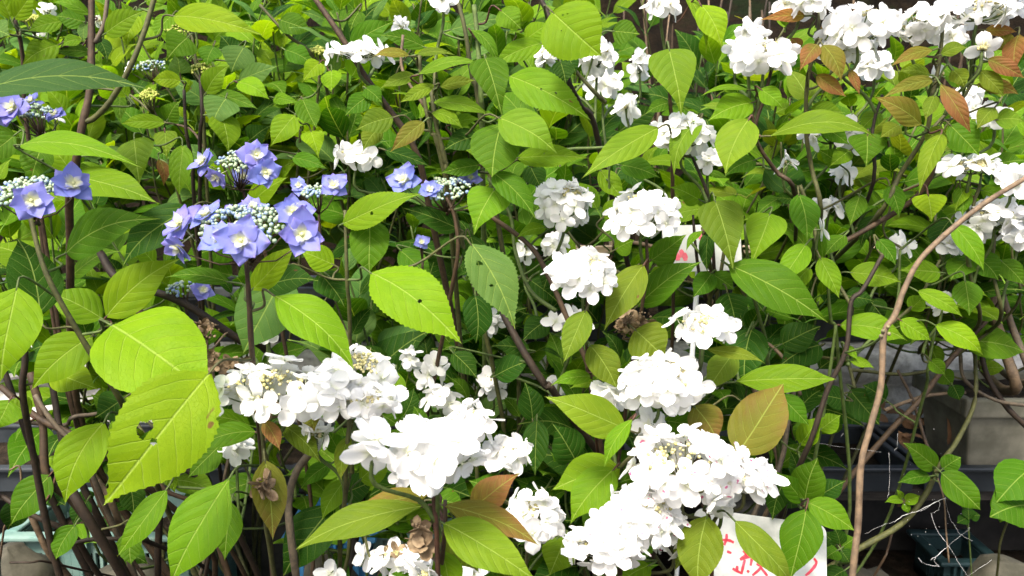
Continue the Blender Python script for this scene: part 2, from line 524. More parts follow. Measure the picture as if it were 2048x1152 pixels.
# square cement pot in tray
def pot():
    p = XZ(1990, 928, 1.88)
    cx, cy, zb = p.x, 1.895, 0.328
    r = empty('cement_pot', (cx, cy, zb)); L = r.location
    tag(r, 'square grey cement flower pot standing in a charcoal tray', 'pot')
    m = MB(); m.box(cx - 0.135, cx + 0.135, cy - 0.115, cy + 0.115, zb, zb + 0.155, taper=0.02)
    bevel(obj('pot_body', m.build('pot_body', M_POT, False), r, loc=-L), 0.006)
    m = MB()
    a, b, z0, z1 = 0.152, 0.128, zb + 0.155, zb + 0.2
    m.box(cx - a, cx + a, cy - b, cy - b + 0.022, z0, z1); m.box(cx - a, cx + a, cy + b - 0.022, cy + b, z0, z1)
    m.box(cx - a, cx - a + 0.022, cy - b + 0.023, cy + b - 0.023, z0 + 0.001, z1 - 0.001); m.box(cx + a - 0.022, cx + a, cy - b + 0.023, cy + b - 0.023, z0 + 0.001, z1 - 0.001)
    bevel(obj('rim', m.build('rim', M_POT, False), r, loc=-L), 0.005)
    obj('soil', grid_mesh('soil', lambda u, v: (cx - 0.128 + u * 0.256, cy - 0.104 + v * 0.208, z1 - 0.02 + fbm(u * 5, v * 5, 3) * 0.012), 12, 12, M_SOIL), r, loc=-L)
pot()

# teal slotted crate
def crate(x0, x1, y0, y1, zt, mat, name, label, cat, slots):
    r = empty(name, ((x0 + x1) / 2, (y0 + y1) / 2, 0.0)); L = r.location
    tag(r, label, cat)
    t = 0.007
    zb = 0.012
    def add(nm, m, bw=0.002):
        bevel(obj(nm, m.build(nm, mat, False), r, loc=-L), bw)
    def wall(nm, a0, a1, fixed, axis):
        # a wall built from solid strips between real slots
        m = MB()
        def bx(u0, u1, z0, z1, th=t, off=0.0):
            if axis == 'x': m.box(u0, u1, fixed + off, fixed + off + th, z0, z1)
            else: m.box(fixed + off, fixed + off + th, u0, u1, z0, z1)
        zs0, zs1 = zt - 0.115, zt - 0.045
        bx(a0, a1, zb, zs0); bx(a0, a1, zs1, zt - 0.012)
        if slots:
            n = int((a1 - a0) / 0.014)
            grp = []
            for i in range(n):
                u0 = a0 + (a1 - a0) * i / n
                g = (i % 9)
                full = g >= 5
                bx(u0, u0 + (a1 - a0) / n * (1.0 if full else 0.45), zs0, zs1)
        else:
            bx(a0, a1, zs0, zs1)
        add(nm, m, 0.0008)
    wall('wall_panel', x0, x1, y0, 'x'); wall('wall_panel', x0, x1, y1 - t, 'x')
    wall('wall_panel', y0 + t, y1 - t, x0, 'y'); wall('wall_panel', y0 + t, y1 - t, x1 - t, 'y')
    m = MB(); e = 0.02
    m.box(x0 - e, x1 + e, y0 - e, y0 + t, zt - 0.012, zt); m.box(x0 - e, x1 + e, y1 - t, y1 + e, zt - 0.012, zt)
    m.box(x0 - e, x0 + t, y0 + t + 0.001, y1 - t - 0.001, zt - 0.011, zt - 0.001); m.box(x1 - t, x1 + e, y0 + t + 0.001, y1 - t - 0.001, zt - 0.011, zt - 0.001)
    add('rim', m, 0.004)
    n = 6
    for i in range(n):
        u = x0 + 0.02 + (x1 - x0 - 0.04) * i / (n - 1)
        m = MB(); m.box(u - 0.003, u + 0.003, y0 - 0.014, y0, zb, zt - 0.013)
        add('rib', m, 0.001)
    m = MB(); m.box(x0 + t, x1 - t, y0 + t, y1 - t, zb - 0.01, zb)
    add('base', m, 0.001)
    # soil filling close to the top
    obj('soil', grid_mesh('soil', lambda u, v: (x0 + t + u * (x1 - x0 - 2 * t), y0 + t + v * (y1 - y0 - 2 * t), zt - 0.06 + fbm(u * 5, v * 4, 7) * 0.012), 14, 10, M_SOIL), r, loc=-L)
a = XZ(22, 1065, 1.50); b_ = XZ(395, 1065, 1.50)
crate(a.x, b_.x, 1.50, 1.70, a.z, M_TEAL, 'plastic_crate', 'weathered teal plastic crate with slotted sides under bare stems', 'crate', True)
a = XZ(585, 1068, 1.52); b_ = XZ(735, 1068, 1.52)
crate(a.x, b_.x, 1.52, 1.70, a.z, M_AQUA, 'plastic_tub', 'bright blue plastic tub with ribbed rim on the ground', 'tub', False)
a = XZ(745, 1062, 1.55); b_ = XZ(885, 1062, 1.55)
crate(a.x, b_.x, 1.55, 1.72, a.z, M_TEAL, 'plastic_crate', 'small teal plastic crate beside the bright blue tub', 'crate', True)
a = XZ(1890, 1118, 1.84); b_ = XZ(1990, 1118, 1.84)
crate(a.x, b_.x, 1.84, 1.98, a.z, M_TEAL_SHADED, 'plastic_crate', 'small teal crate with painted-in shade in the gap below the square cement pot', 'crate', True)

# stones
def stone(px, py, y, sx, sy, sz, label, seed):
    p = XZ(px, py, y)
    V, Fc = [], []
    nu, nv = 20, 12
    for j in range(nv + 1):
        th = math.pi * j / nv
        for i in range(nu):
            ph = 2 * math.pi * i / nu
            d = Vector((math.sin(th) * math.cos(ph), math.sin(th) * math.sin(ph), math.cos(th)))
            k = 1 + 0.16 * fbm(d.x * 1.2 + seed, d.y * 1.2, d.z * 1.2) + 0.03 * fbm(d.x * 5 + seed, d.y * 5, d.z * 5)
            q = Vector([math.copysign(abs(c) ** 0.72, c) for c in d]) * k
            V.append((q.x * sx, q.y * sy, q.z * sz))
    for j in range(nv):
        for i in range(nu):
            i2 = (i + 1) % nu
            Fc.append((j * nu + i, (j + 1) * nu + i, (j + 1) * nu + i2, j * nu + i2))
    zt = p.z
    o = obj('garden_stone', mesh('garden_stone', V, Fc, M_STONE), loc=(p.x, y, zt - sz))
    tag(o, label, 'stone', 'stones on the ground')
stone(15, 1108, 1.40, 0.075, 0.07, 0.14, 'rounded mossy stone in front of the teal crate', 1)
stone(255, 1132, 1.40, 0.09, 0.06, 0.14, 'flat olive stone leaning on the teal crate under a thick stem', 4)
stone(655, 1108, 1.40, 0.062, 0.06, 0.14, 'grey-brown stone leaning on the blue tub', 9)
stone(2020, 1122, 1.42, 0.085, 0.06, 0.13, 'smooth beige stone beneath the cobweb', 13)
stone(1735, 1132, 1.45, 0.06, 0.05, 0.13, 'small pale stone at the foot of the arching bare cane', 17)

# metal post at the left edge
a = P(-2, 200, 0.98)
lx = -0.115                          # the post leans a little outwards at its foot
V, Fc = tube([Vector((a.x + lx, a.y, 0)), Vector((a.x + lx * 0.57, a.y, 0.9)), Vector((a.x, a.y, 2.1))], 0.0165, 0.0165, 20)
r = empty('metal_post', (a.x + lx, a.y, 0)); tag(r, 'smooth grey metal post at the edge of the blue hydrangea', 'post')
obj('pole', mesh('pole', V, Fc, M_METAL), r, loc=-r.location)
V, Fc = tube([Vector((a.x, a.y, 2.095)), Vector((a.x, a.y, 2.12))], 0.018, 0.016, 20)
obj('end_cap', mesh('end_cap', V, Fc, M_DARKPL), r, loc=-r.location)

# ------------------------------------------------------------------ signs
def sign_plate(name, label, c, xa, ya, w_, h_, rad, marks, mat_mark, thick=0.003, mw=0.0022, stake=True):
    """plate centred at c, axes xa (right), ya (up); marks = strokes in plate metres"""
    xa = xa.normalized(); ya = (ya - xa * ya.dot(xa)).normalized(); na = xa.cross(ya)
    r = empty(name, c - ya * (h_ / 2)); tag(r, label, 'sign'); L = r.location
    ring = []
    for (sx, sy, a0) in ((1, 1, 0), (-1, 1, 90), (-1, -1, 180), (1, -1, 270)):
        for k in range(6):
            an = R(a0 + 90 * k / 5)
            ring.append(xa * (sx * (w_ / 2 - rad) + rad * math.cos(an)) + ya * (sy * (h_ / 2 - rad) + rad * math.sin(an)))
    n = len(ring)
    V = [c + q + na * (thick / 2) for q in ring] + [c + q - na * (thick / 2) for q in ring]
    Fc = [tuple(range(n)), tuple(range(2 * n - 1, n - 1, -1))] + [(i, i + n, (i + 1) % n + n, (i + 1) % n) for i in range(n)]
    obj('board', mesh('board', V, Fc, M_BOARD, smooth=False), r, loc=-L)
    for st in marks:
        pts = [c + xa * x + ya * y + na * (thick / 2 + 0.0003) for (x, y) in st]
        pts = catmull(pts, 4)
        V, Fc = [], []
        nn = len(pts)
        for i, p in enumerate(pts):
            t = (pts[min(i + 1, nn - 1)] - pts[max(0, i - 1)]).normalized()
            s_ = na.cross(t).normalized()
            ww = mw * (0.75 + 0.35 * math.sin(math.pi * (i + 0.6) / nn)) * rng.uniform(0.9, 1.1)
            V += [p + s_ * ww + na * 0.0002, p - s_ * ww + na * 0.0002]
        Fc = [(2 * i, 2 * i + 1, 2 * i + 3, 2 * i + 2) for i in range(nn - 1)]
        obj('brush_stroke', mesh('brush_stroke', V, Fc, mat_mark, smooth=False), r, loc=-L)
    if stake:
        top = c - na * (thick / 2 + 0.005) + ya * (h_ * 0.2)
        V, Fc = tube([Vector((top.x, top.y + 0.12, 0.0)), Vector((top.x, top.y + 0.12, 0.0)).lerp(top, 0.5), top], 0.0038, 0.0038, 6)
        obj('stake', mesh('stake', V, Fc, M_STAKE), r, loc=-L)
    return r

# lower sign with hand-painted red characters (strokes measured on the 280 x 142 px detail)
SD = 1.0
sc_c = P(1518, 1130, SD)
sxa = P(1650, 1150, SD - 0.01) - P(1400, 1115, SD)
sya = P(1518, 1040, SD + 0.02) - P(1518, 1130, SD)
strokes_z = [[(385, 425), (380, 500), (350, 590)], [(320, 512), (420, 520), (490, 552)], [(390, 680), (455, 705)],
             [(790, 592), (620, 690)], [(640, 702), (722, 702)], [(722, 692), (580, 800)], [(580, 802), (740, 760), (735, 890)],
             [(650, 800), (625, 900), (600, 1012)], [(540, 890), (532, 980)], [(470, 930), (600, 1000)], [(680, 958), (715, 985)],
             [(858, 588), (892, 602)], [(850, 655), (960, 692)], [(810, 735), (955, 757)], [(962, 690), (950, 757)],
             [(925, 775), (880, 920), (760, 1032)], [(820, 860), (880, 890)], [(880, 912), (980, 1039)], [(1050, 850), (940, 910)],
             [(1660, 780), (1695, 850), (1620, 960), (1535, 1035)]]
ex = sxa.normalized(); ey = (sya - ex * sya.dot(ex)).normalized()
def to_plate(zx, zy):
    px, py = 1400 + zx / 7.314, 1010 + zy / 7.314
    r_ = FW + RT * ((px - 1024) / FPX) + UP * ((576 - py) / FPX)
    nn_ = ex.cross(ey)
    t = (sc_c - CAM).dot(nn_) / r_.dot(nn_)
    q = CAM + r_ * t - sc_c
    return (q.dot(ex), q.dot(ey))
strokes = [[to_plate(*q) for q in s_] for s_ in strokes_z]
sign_plate('garden_sign', 'white rounded plant sign with red hand-painted characters below the white panicle', sc_c, sxa, sya, 0.165, 0.118, 0.011, strokes, M_RED, mw=0.0016)
# card with red print behind the middle flower heads
CD = 1.14
c2 = P(1404, 496, CD)
mk = []
for (px, py) in ((1352, 512), (1361, 506), (1367, 513), (1411, 507), (1416, 512), (1402, 474)):
    q = P(px, py, CD) - c2
    mk.append([(q.x - 0.0013, q.z + 0.005), (q.x + 0.0007, q.z), (q.x + 0.0013, q.z - 0.006)])
sign_plate('flower_label', 'white label card with red print on a white stake behind the middle white heads', c2, Vector((1, 0.05, 0.02)), Vector((0, 0.25, 1)), 0.112, 0.066, 0.003, mk, M_PINKP, mw=0.0035, stake=True)

# ------------------------------------------------------------------ leaves
SHAPES = {
    'o': ([0, .05, .13, .25, .38, .5, .62, .73, .82, .89, .95, 1], [.03, .30, .64, .90, 1, .96, .81, .57, .33, .14, .05, 0]),
    'h': ([0, .03, .1, .2, .3, .42, .55, .68, .8, .88, .95, 1], [.10, .55, .88, 1, .98, .87, .68, .44, .21, .09, .035, 0]),
    'l': ([0, .06, .15, .28, .42, .55, .68, .8, .9, .96, 1], [.03, .18, .50, .86, 1, .95, .76, .46, .18, .06, 0]),
    'r': ([0, .05, .13, .25, .4, .55, .68, .8, .9, .96, 1], [.04, .36, .68, .92, 1, .95, .80, .52, .20, .06, 0]),
}
def wprof(shape, t):
    X, Y = SHAPES[shape]
    # monotone smooth interpolation
    t = np.asarray(t, float)
    X = np.array(X); Y = np.array(Y)
    d = np.gradient(Y, X)
    i = np.clip(np.searchsorted(X, t) - 1, 0, len(X) - 2)
    h = X[i + 1] - X[i]; s = (t - X[i]) / h
    return np.clip((1 + 2 * s) * (1 - s) ** 2 * Y[i] + s * (1 - s) ** 2 * h * d[i] + s * s * (3 - 2 * s) * Y[i + 1] + s * s * (s - 1) * h * d[i + 1], 0, 1.02)

def leaf_mesh(L, W, nl=16, nw=2, serr=0.03, sag=0.08, fold=0.12, wav=0.02, curve=0.0, twist=0.0, shape='o', holes=(), seed=0, petiole=0.0, tipdroop=0.0):
    """blade in local space: midrib +Y, across X, face +Z"""
    rr = random.Random(seed)
    rows = nl + 1
    t = np.linspace(0, 1, rows)
    wp = wprof(shape, t) * W / 2
    cols = np.linspace(-1, 1, 2 * nw + 1)
    ph = rr.uniform(0, 6.28)
    nt_ = 24 if nl > 60 else nl / 2
    tk = [rr.uniform(0.6, 1.3) for _ in range(70)]
    V, UVs = [], []
    for i in range(rows):
        for c in cols:
            ww = wp[i]
            tt = t[i]
            x = c * ww
            if abs(c) > 0.75 and 0.06 < tt < 0.97 and serr:
                phs = (tt * nt_) % 1.0
                x += math.copysign(serr * W * (phs - 0.3) * 1.5 * ((abs(c) - 0.75) / 0.25) ** 2 * tk[int(tt * nt_)], c)
            y = tt * L
            z = sag * L * 4 * tt * (1 - tt) - tipdroop * L * max(0, tt - 0.55) ** 2 * 4
            z += fold * abs(x) - 1.1 * fold * abs(x) ** 2 / (W * 0.75)
            z += wav * W * math.sin(tt * 11 + ph + (1.5 if c > 0 else 0)) * abs(c) ** 1.5
            x += curve * L * 4 * tt * (1 - tt)
            an = twist * (tt - 0.3)
            x, z = x * math.cos(an) - z * math.sin(an) * 0.5, z + x * math.sin(an)
            V.append([x, y, z])
            UVs.append([c * wp[i] / W + 0.5 if W else 0.5, tt])
    nc = len(cols)
    Fc = [(i * nc + j, i * nc + j + 1, (i + 1) * nc + j + 1, (i + 1) * nc + j) for i in range(rows - 1) for j in range(nc - 1)]
    if holes:
        UVa = np.array(UVs); asp = W / L
        keep = []
        for f in Fc:
            cu = UVa[list(f)].mean(0)
            ins = False
            for (hu, hv, hr, el) in holes:
                q = math.hypot((cu[0] - hu) * asp, (cu[1] - hv) / el)
                an = math.atan2(cu[1] - hv, cu[0] - hu)
                if q < hr * (1 + 0.16 * math.sin(3 * an + hu * 40) + 0.1 * math.sin(5 * an + hv * 30)): ins = True
            if not ins: keep.append(f)
        Fc = keep
    mi = [0] * len(Fc)
    if petiole:
        pts = [Vector((0, -petiole, -petiole * 0.25)), Vector((0, -petiole * 0.5, -petiole * 0.02)), Vector((0, 0.02 * L, 0.003 * L))]
        pv, pf = tube(pts, 0.016 * L, 0.012 * L, 4, cap=False)
        o = len(V)
        V += [list(v) for v in pv]; UVs += [[0.5, 0.0]] * len(pv)
        Fc += [tuple(i + o for i in f) for f in pf]; mi += [1] * len(pf)
    return mesh('leaf', V, Fc, [M_LEAF, M_STEM], UVs, midx=mi)

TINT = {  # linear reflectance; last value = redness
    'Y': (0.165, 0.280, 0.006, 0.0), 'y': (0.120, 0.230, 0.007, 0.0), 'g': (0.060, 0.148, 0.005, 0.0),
    'd': (0.021, 0.070, 0.005, 0.0), 'c': (0.036, 0.088, 0.022, 0.0), 'b': (0.085, 0.175, 0.036, 0.0), 'o': (0.120, 0.175, 0.012, 0.42), 'O': (0.150, 0.150, 0.020, 0.62),  # 'b': bluish sky sheen painted in as extra blue
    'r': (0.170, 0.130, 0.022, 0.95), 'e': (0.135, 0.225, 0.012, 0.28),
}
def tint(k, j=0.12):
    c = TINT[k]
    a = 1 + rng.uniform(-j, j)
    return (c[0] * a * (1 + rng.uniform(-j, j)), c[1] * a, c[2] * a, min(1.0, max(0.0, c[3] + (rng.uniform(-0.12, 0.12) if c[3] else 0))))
STEMC = {'brown': (0.046, 0.028, 0.014, 1), 'dark': (0.022, 0.014, 0.008, 1), 'tan': (0.125, 0.088, 0.054, 1), 'green': (0.060, 0.095, 0.020, 1),
         'red': (0.062, 0.028, 0.016, 1), 'olive': (0.058, 0.062, 0.018, 1), 'grey': (0.095, 0.075, 0.052, 1)}

FILL = [leaf_mesh(1.0, rng.uniform(0.46, 0.62), 20, 2, 0.022, sag=rng.uniform(0.03, 0.15), fold=rng.uniform(0.0, 0.28), wav=rng.uniform(0.01, 0.035),
                  curve=rng.uniform(-0.05, 0.05), twist=rng.uniform(-0.35, 0.35), shape=rng.choice('ooohlr'), seed=k, petiole=0.22, tipdroop=rng.uniform(0.0, 0.22)) for k in range(14)]

class Plant:
    def __init__(s, name, label, root, cat='shrub', group=None):
        s.root = empty(name, root); s.o = Vector(root)
        tag(s.root, label, cat, group)
        s.pts = []; s.arr = None; s.nleaf = 0
    def stem(s, pts, r0, r1, col='brown', to_root=True, name='stem', smooth=5, record=True, sides=7):
        """pts from the top down; optionally carried on to the root"""
        pts = [Vector(p) for p in pts]
        if to_root:
            a = pts[-1]; dirv = (pts[-1] - pts[-2]).normalized() if len(pts) > 1 else Vector((0, 0, -1))
            L = (s.o - a).length
            if s.o.z > 0.5: pts += [a + dirv * min(0.06, L * 0.1) + (s.o - a) * 0.3, a.lerp(s.o, 0.7) + rv() * 0.015 + Vector((0, 0, 0.04)), s.o + Vector((rng.uniform(-.06, .06), rng.uniform(-.03, .03), -0.01))]
            else: pts += [a + dirv * L * 0.25 + (s.o - a) * 0.15, a.lerp(s.o, 0.7) + rv() * 0.015, s.o + Vector((rng.uniform(-.03, .03), rng.uniform(-.03, .03), -0.01))]
        c = catmull(pts, smooth)
        V, Fc = tube(c, r0, r1, sides, 0.07)
        k = rng.uniform(0.85, 1.15)
        cc = STEMC[col]
        o = obj(name, mesh(name, V, Fc, M_STEM), s.root, loc=-s.o, color=(cc[0] * k, cc[1] * k, cc[2] * k, 1))
        if record:
            s.pts += c; s.arr = None
        return o
    def near(s, p, drop=0.015):
        if s.arr is None: s.arr = np.array([tuple(q) for q in s.pts])
        if len(s.arr) == 0: return s.o.copy()
        d = np.linalg.norm(s.arr - np.array(p), axis=1)
        up = np.maximum(0, s.arr[:, 2] - (p[2] - drop))
        fr = np.maximum(0, (p[1] - 0.01) - s.arr[:, 1])
        return Vector(s.arr[int(np.argmin(d + up * 1.6 + fr * 0.8))])
    def leaf(s, bx, by, tx, ty, wpx, d, tn='y', phi=0.35, dd=None, sag=0.06, shape='o', holes=(), serr=0.034, fold=None, curve=None, pet=True, attach=None, under=False, twist=None):
        L0 = math.hypot(tx - bx, ty - by) / FPX * d
        if dd is None: dd = -0.28 * L0
        B = P(bx, by, d); T = P(tx, ty, d + dd)
        a = T - B; L = a.length; a.normalize()
        v = ((B + T) / 2 - CAM).normalized()
        s0 = a.cross(v).normalized(); n0 = s0.cross(a)
        if n0.dot(v) > 0: n0 = -n0
        sg = 1 if s0.z > 0 else -1
        if under: sg = -sg
        nn = n0 * math.cos(phi) + s0 * (sg * math.sin(phi))
        X = a.cross(nn)
        M = Matrix(((X.x, a.x, nn.x, 0), (X.y, a.y, nn.y, 0), (X.z, a.z, nn.z, 0), (0, 0, 0, 1)))
        M.translation = B - s.o
        W = wpx / FPX * (d + dd / 2) / max(0.25, math.cos(phi))
        if fold is None: fold = rng.uniform(0.0, 0.32)
        if curve is None: curve = rng.uniform(-0.045, 0.045)
        big = L0 / d * FPX > 110
        nl, nw = (44, 5) if big else (30, 4)
        if holes: nl, nw = 120, 36
        me = leaf_mesh(L, W, nl, nw, serr, sag, fold, rng.uniform(0.015, 0.045), curve, rng.uniform(-0.4, 0.4) if twist is None else twist, shape, holes, seed=rng.randrange(10 ** 6), tipdroop=rng.uniform(0.0, 0.16))
        o = obj('leaf', me, s.root, M, color=tint(tn)); s.nleaf += 1
        if pet:
            q = attach if attach is not None else s.near(B)
            dist = (q - B).length
            mid1 = B - a * min(0.012, dist * 0.3) + (q - B) * 0.08
            mid2 = q.lerp(B, 0.4) + Vector((0, min(0.03, dist * 0.3), -min(0.01, dist * 0.06)))
            c = catmull([B + a * 0.004, mid1, mid2, q], 4)
            Mi = (Matrix.Translation(s.o) @ M).inverted()
            V, Fc = tube([Mi @ x for x in c], 0.0010, 0.0015 + min(0.0007, dist * 0.004), 5)
            cc = STEMC[rng.choice(('red', 'olive', 'green', 'green') if dist < 0.05 else ('olive', 'green'))]
            obj('petiole', mesh('petiole', V, Fc, M_STEM), o, color=cc)
            if dist > 0.05: s.pts += [Mi.inverted() @ (Mi @ x) for x in c]; s.arr = None
        return o
    def fleaf(s, p, dirv, size, tn, ntgt=None):
        """copy of a shared leaf; p = node on the stem"""
        a = dirv.normalized()
        nt_ = (ntgt or Vector((0, -0.45, 1))) + rv() * 0.28
        nn = nt_ - a * nt_.dot(a)
        if nn.length < 0.05: nn = Vector((0, -1, 0.3)) - a * a.dot(Vector((0, -1, 0.3)))
        nn.normalize()
        X = a.cross(nn)
        M = Matrix(((X.x, a.x, nn.x, 0), (X.y, a.y, nn.y, 0), (X.z, a.z, nn.z, 0), (0, 0, 0, 1))) @ Matrix.Scale(size, 4)
        M.translation = p + a * (0.21 * size) - s.o
        s.nleaf += 1
        return obj('leaf', rng.choice(FILL), s.root, M, color=tint(tn))
    def shoot(s, tip, ln, nodes, size, tints, col='olive', lean=None, main=False, rad=0.0022, keep=0.92, bare_top=False):
        d = Vector((rng.uniform(-.35, .35), -0.30 + rng.uniform(-.25, .2), 1.0)) if lean is None else lean.copy()
        d.normalize()
        base = tip - d * ln
        pts = [tip, tip - d * ln * 0.35 + rv() * 0.006, tip - d * ln * 0.7 + rv() * 0.01 + Vector((0, 0.01, 0)), base + Vector((0, 0.03, 0))]
        if main or not s.pts:
            s.stem(pts, rad * 0.7, rad * 2.2, col, True, sides=5, smooth=4)
        else:
            q = s.near(base, 0.05)
            m1 = base + Vector((0, 0.03, 0)) + (q - base) * 0.45 - d * (q - base).length * 0.2
            s.stem(pts + [m1, q], rad * 0.7, rad * 1.4, col, False, sides=5, smooth=4)
        az0 = rng.uniform(0, 3.14)
        for k in range(nodes):
            f = (k + 0.15) / nodes
            p = tip - d * ln * f + (rv() * 0.002)
            az = az0 + k * 1.571 + rng.uniform(-.3, .3)
            for sd in (0, math.pi):
                if rng.random() > keep: continue
                el_ = R(58 - 75 * f + rng.uniform(-16, 16))
                if k == 0: el_ = R(rng.uniform(25, 65))
                dv = Vector((math.cos(az + sd) * math.cos(el_), math.sin(az + sd) * math.cos(el_), math.sin(el_)))
                if dv.y > 0.6: dv.y *= 0.6
                sz = size * (0.55 + 0.6 * min(1, f * 2.2)) * rng.uniform(0.8, 1.15)
                s.fleaf(p, dv, sz, rng.choice(tints))

# ------------------------------------------------------------------ florets
def petal(mb_v, mb_f, mb_uv, L, W, az, tilt, cup, point, seed, r0=0.0008, z0=0.0, nl=5, nw=2, curl=0.0):
    rr = random.Random(seed)
    o = len(mb_v)
    ca, sa = math.cos(az), math.sin(az)
    for i in range(nl + 1):
        t = i / nl
        if point: wv = math.sin(math.pi * min(1, t ** 0.75)) ** 0.8 * (1 if t < 0.6 else 1 - 0.25 * (t - 0.6) / 0.4) if 0 < t < 1 else (0.22 if t == 0 else 0.02)
        else: wv = math.sqrt(max(0.0, 1 - ((t - 0.56) / 0.56) ** 2)) if t < 0.56 else math.sqrt(max(0.0, 1 - ((t - 0.56) / 0.445) ** 2))
        if not point and t == 0: wv = 0.2
        for j in range(-nw, nw + 1):
            c = j / nw
            x = r0 + t * L
            y = c * wv * W / 2
            z = z0 + cup * L * (t * t) + tilt * x + 0.10 * W * c * c * (1 if cup >= 0 else -1) - curl * L * max(0, t - .5) ** 2 + 0.03 * L * math.sin(5 * t + seed + 3 * c)
            mb_v.append((x * ca - y * sa, x * sa + y * ca, z)); mb_uv.append((c * wv * 0.5 + 0.5, t))
    nc = 2 * nw + 1
    for i in range(nl):
        for j in range(nc - 1):
            mb_f.append((o + i * nc + j, o + i * nc + j + 1, o + (i + 1) * nc + j + 1, o + (i + 1) * nc + j))

ICO = None
def ico():
    g = (1 + 5 ** 0.5) / 2
    v = [Vector(q).normalized() for q in ((-1, g, 0), (1, g, 0), (-1, -g, 0), (1, -g, 0), (0, -1, g), (0, 1, g), (0, -1, -g), (0, 1, -g), (g, 0, -1), (g, 0, 1), (-g, 0, -1), (-g, 0, 1))]
    f = [(0, 11, 5), (0, 5, 1), (0, 1, 7), (0, 7, 10), (0, 10, 11), (1, 5, 9), (5, 11, 4), (11, 10, 2), (10, 7, 6), (7, 1, 8), (3, 9, 4), (3, 4, 2), (3, 2, 6), (3, 6, 8), (3, 8, 9), (4, 9, 5), (2, 4, 11), (6, 2, 10), (8, 6, 7), (9, 8, 1)]
    return v, f
IV, IF = ico()

def floret_white(seed, mat, dry=False):
    rr = random.Random(seed)
    V, Fc, U = [], [], []
    n = 4 if rr.random() < 0.85 else 5
    a0 = rr.uniform(0, 6.28)
    for k in range(n):
        L = 0.0175 * rr.uniform(0.85, 1.12)
        petal(V, Fc, U, L, L * rr.uniform(0.78, 0.98), a0 + 2 * math.pi * k / n + rr.uniform(-.12, .12), rr.uniform(0.0, 0.30) if not dry else rr.uniform(0.3, 1.0),
              rr.uniform(-0.15, 0.22), False, seed * 7 + k, z0=0.0003 * (k % 2), nl=6, nw=2, curl=rr.uniform(-0.1, 0.3))
    o = len(V)
    V += [tuple(q * 0.0014 + Vector((0, 0, 0.0012))) for q in IV]; U += [(0.5, 0.0)] * 12
    Fc += [tuple(i + o for i in f) for f in IF]
    # short stalk behind
    tv, tf = tube([Vector((0, 0, 0)), Vector((0.001, 0, -0.006)), Vector((0.002, 0.001, -0.013))], 0.0005, 0.0006, 4)
    o = len(V); V += [tuple(q) for q in tv]; U += [(0.5, 0.0)] * len(tv); Fc += [tuple(i + o for i in f) for f in tf]
    return mesh('floret', V, Fc, mat, U)

def floret_blue(seed):
    rr = random.Random(seed)
    V, Fc, U = [], [], []
    a0 = rr.uniform(0, 6.28)
    for ring, (n, L0, tl, z0) in enumerate(((4, 0.0215, 0.05, 0.0), (4, 0.0170, 0.28, 0.0012), (4, 0.0085, 0.75, 0.0022))):
        for k in range(n):
            L = L0 * rr.uniform(0.82, 1.15)
            petal(V, Fc, U, L, L * rr.uniform(0.80, 1.02), a0 + ring * 0.78 + 2 * math.pi * k / n + rr.uniform(-.2, .2), tl + rr.uniform(-.15, .2), rr.uniform(-0.1, 0.15), True, seed * 11 + k + ring * 5, z0=z0, nl=7, nw=2)
    # pale centre: squash V of the innermost ring
    ns = 4 * 8 * 5
    U = [(u, v * (0.35 if i >= 2 * ns else 1.0) if i >= 2 * ns else v) for i, (u, v) in enumerate(U)]
    o = len(V)
    V += [tuple(q * 0.0022 + Vector((0, 0, 0.004))) for q in IV]; U += [(0.5, 0.0)] * 12
    Fc += [tuple(i + o for i in f) for f in IF]
    tv, tf = tube([Vector((0, 0, 0)), Vector((0.001, 0, -0.010)), Vector((0.003, 0.001, -0.022))], 0.0007, 0.0008, 4)
    o = len(V); V += [tuple(q) for q in tv]; U += [(0.5, 0.1)] * len(tv); Fc += [tuple(i + o for i in f) for f in tf]
    return mesh('floret', V, Fc, M_BLUE, U)
FL_W = [floret_white(k, M_WHITE) for k in range(9)]
FL_P = [floret_white(k + 40, M_PINK) for k in range(8)]
FL_D = [floret_white(k + 80, M_DRY, True) for k in range(4)]
FL_B = [floret_blue(k) for k in range(7)]

def align(nv, spin, p, s=1.0):
    nv = nv.normalized()
    t = Vector((0, 0, 1)) if abs(nv.z) < 0.95 else Vector((1, 0, 0))
    x = t.cross(nv).normalized(); y = nv.cross(x)
    M = Matrix(((x.x, y.x, nv.x, 0), (x.y, y.y, nv.y, 0), (x.z, y.z, nv.z, 0), (0, 0, 0, 1))) @ Matrix.Rotation(spin, 4, 'Z') @ Matrix.Scale(s, 4)
    M.translation = p
    return M

def bud_mesh(pts, rad, mat, stamens=0, stem_to=None):
    V, Fc = [], []
    for p in pts:
        r_ = rad * rng.uniform(0.65, 1.2)
        o = len(V)
        V += [q * r_ + p for q in IV]
        Fc += [tuple(i + o for i in f) for f in IF]
    for k in range(stamens):
        p = rng.choice(pts)
        d = ((p - stem_to).normalized() if stem_to is not None else Vector((0, 0, 1))) + rv() * 0.35
        tv, tf = tube([p, p + d.normalized() * rad * rng.uniform(2.2, 4.0)], 0.00022, 0.00022, 3)
        o = len(V); V += tv; Fc += [tuple(i + o for i in f) for f in tf]
    return mesh('bud_cluster', V, Fc, mat)

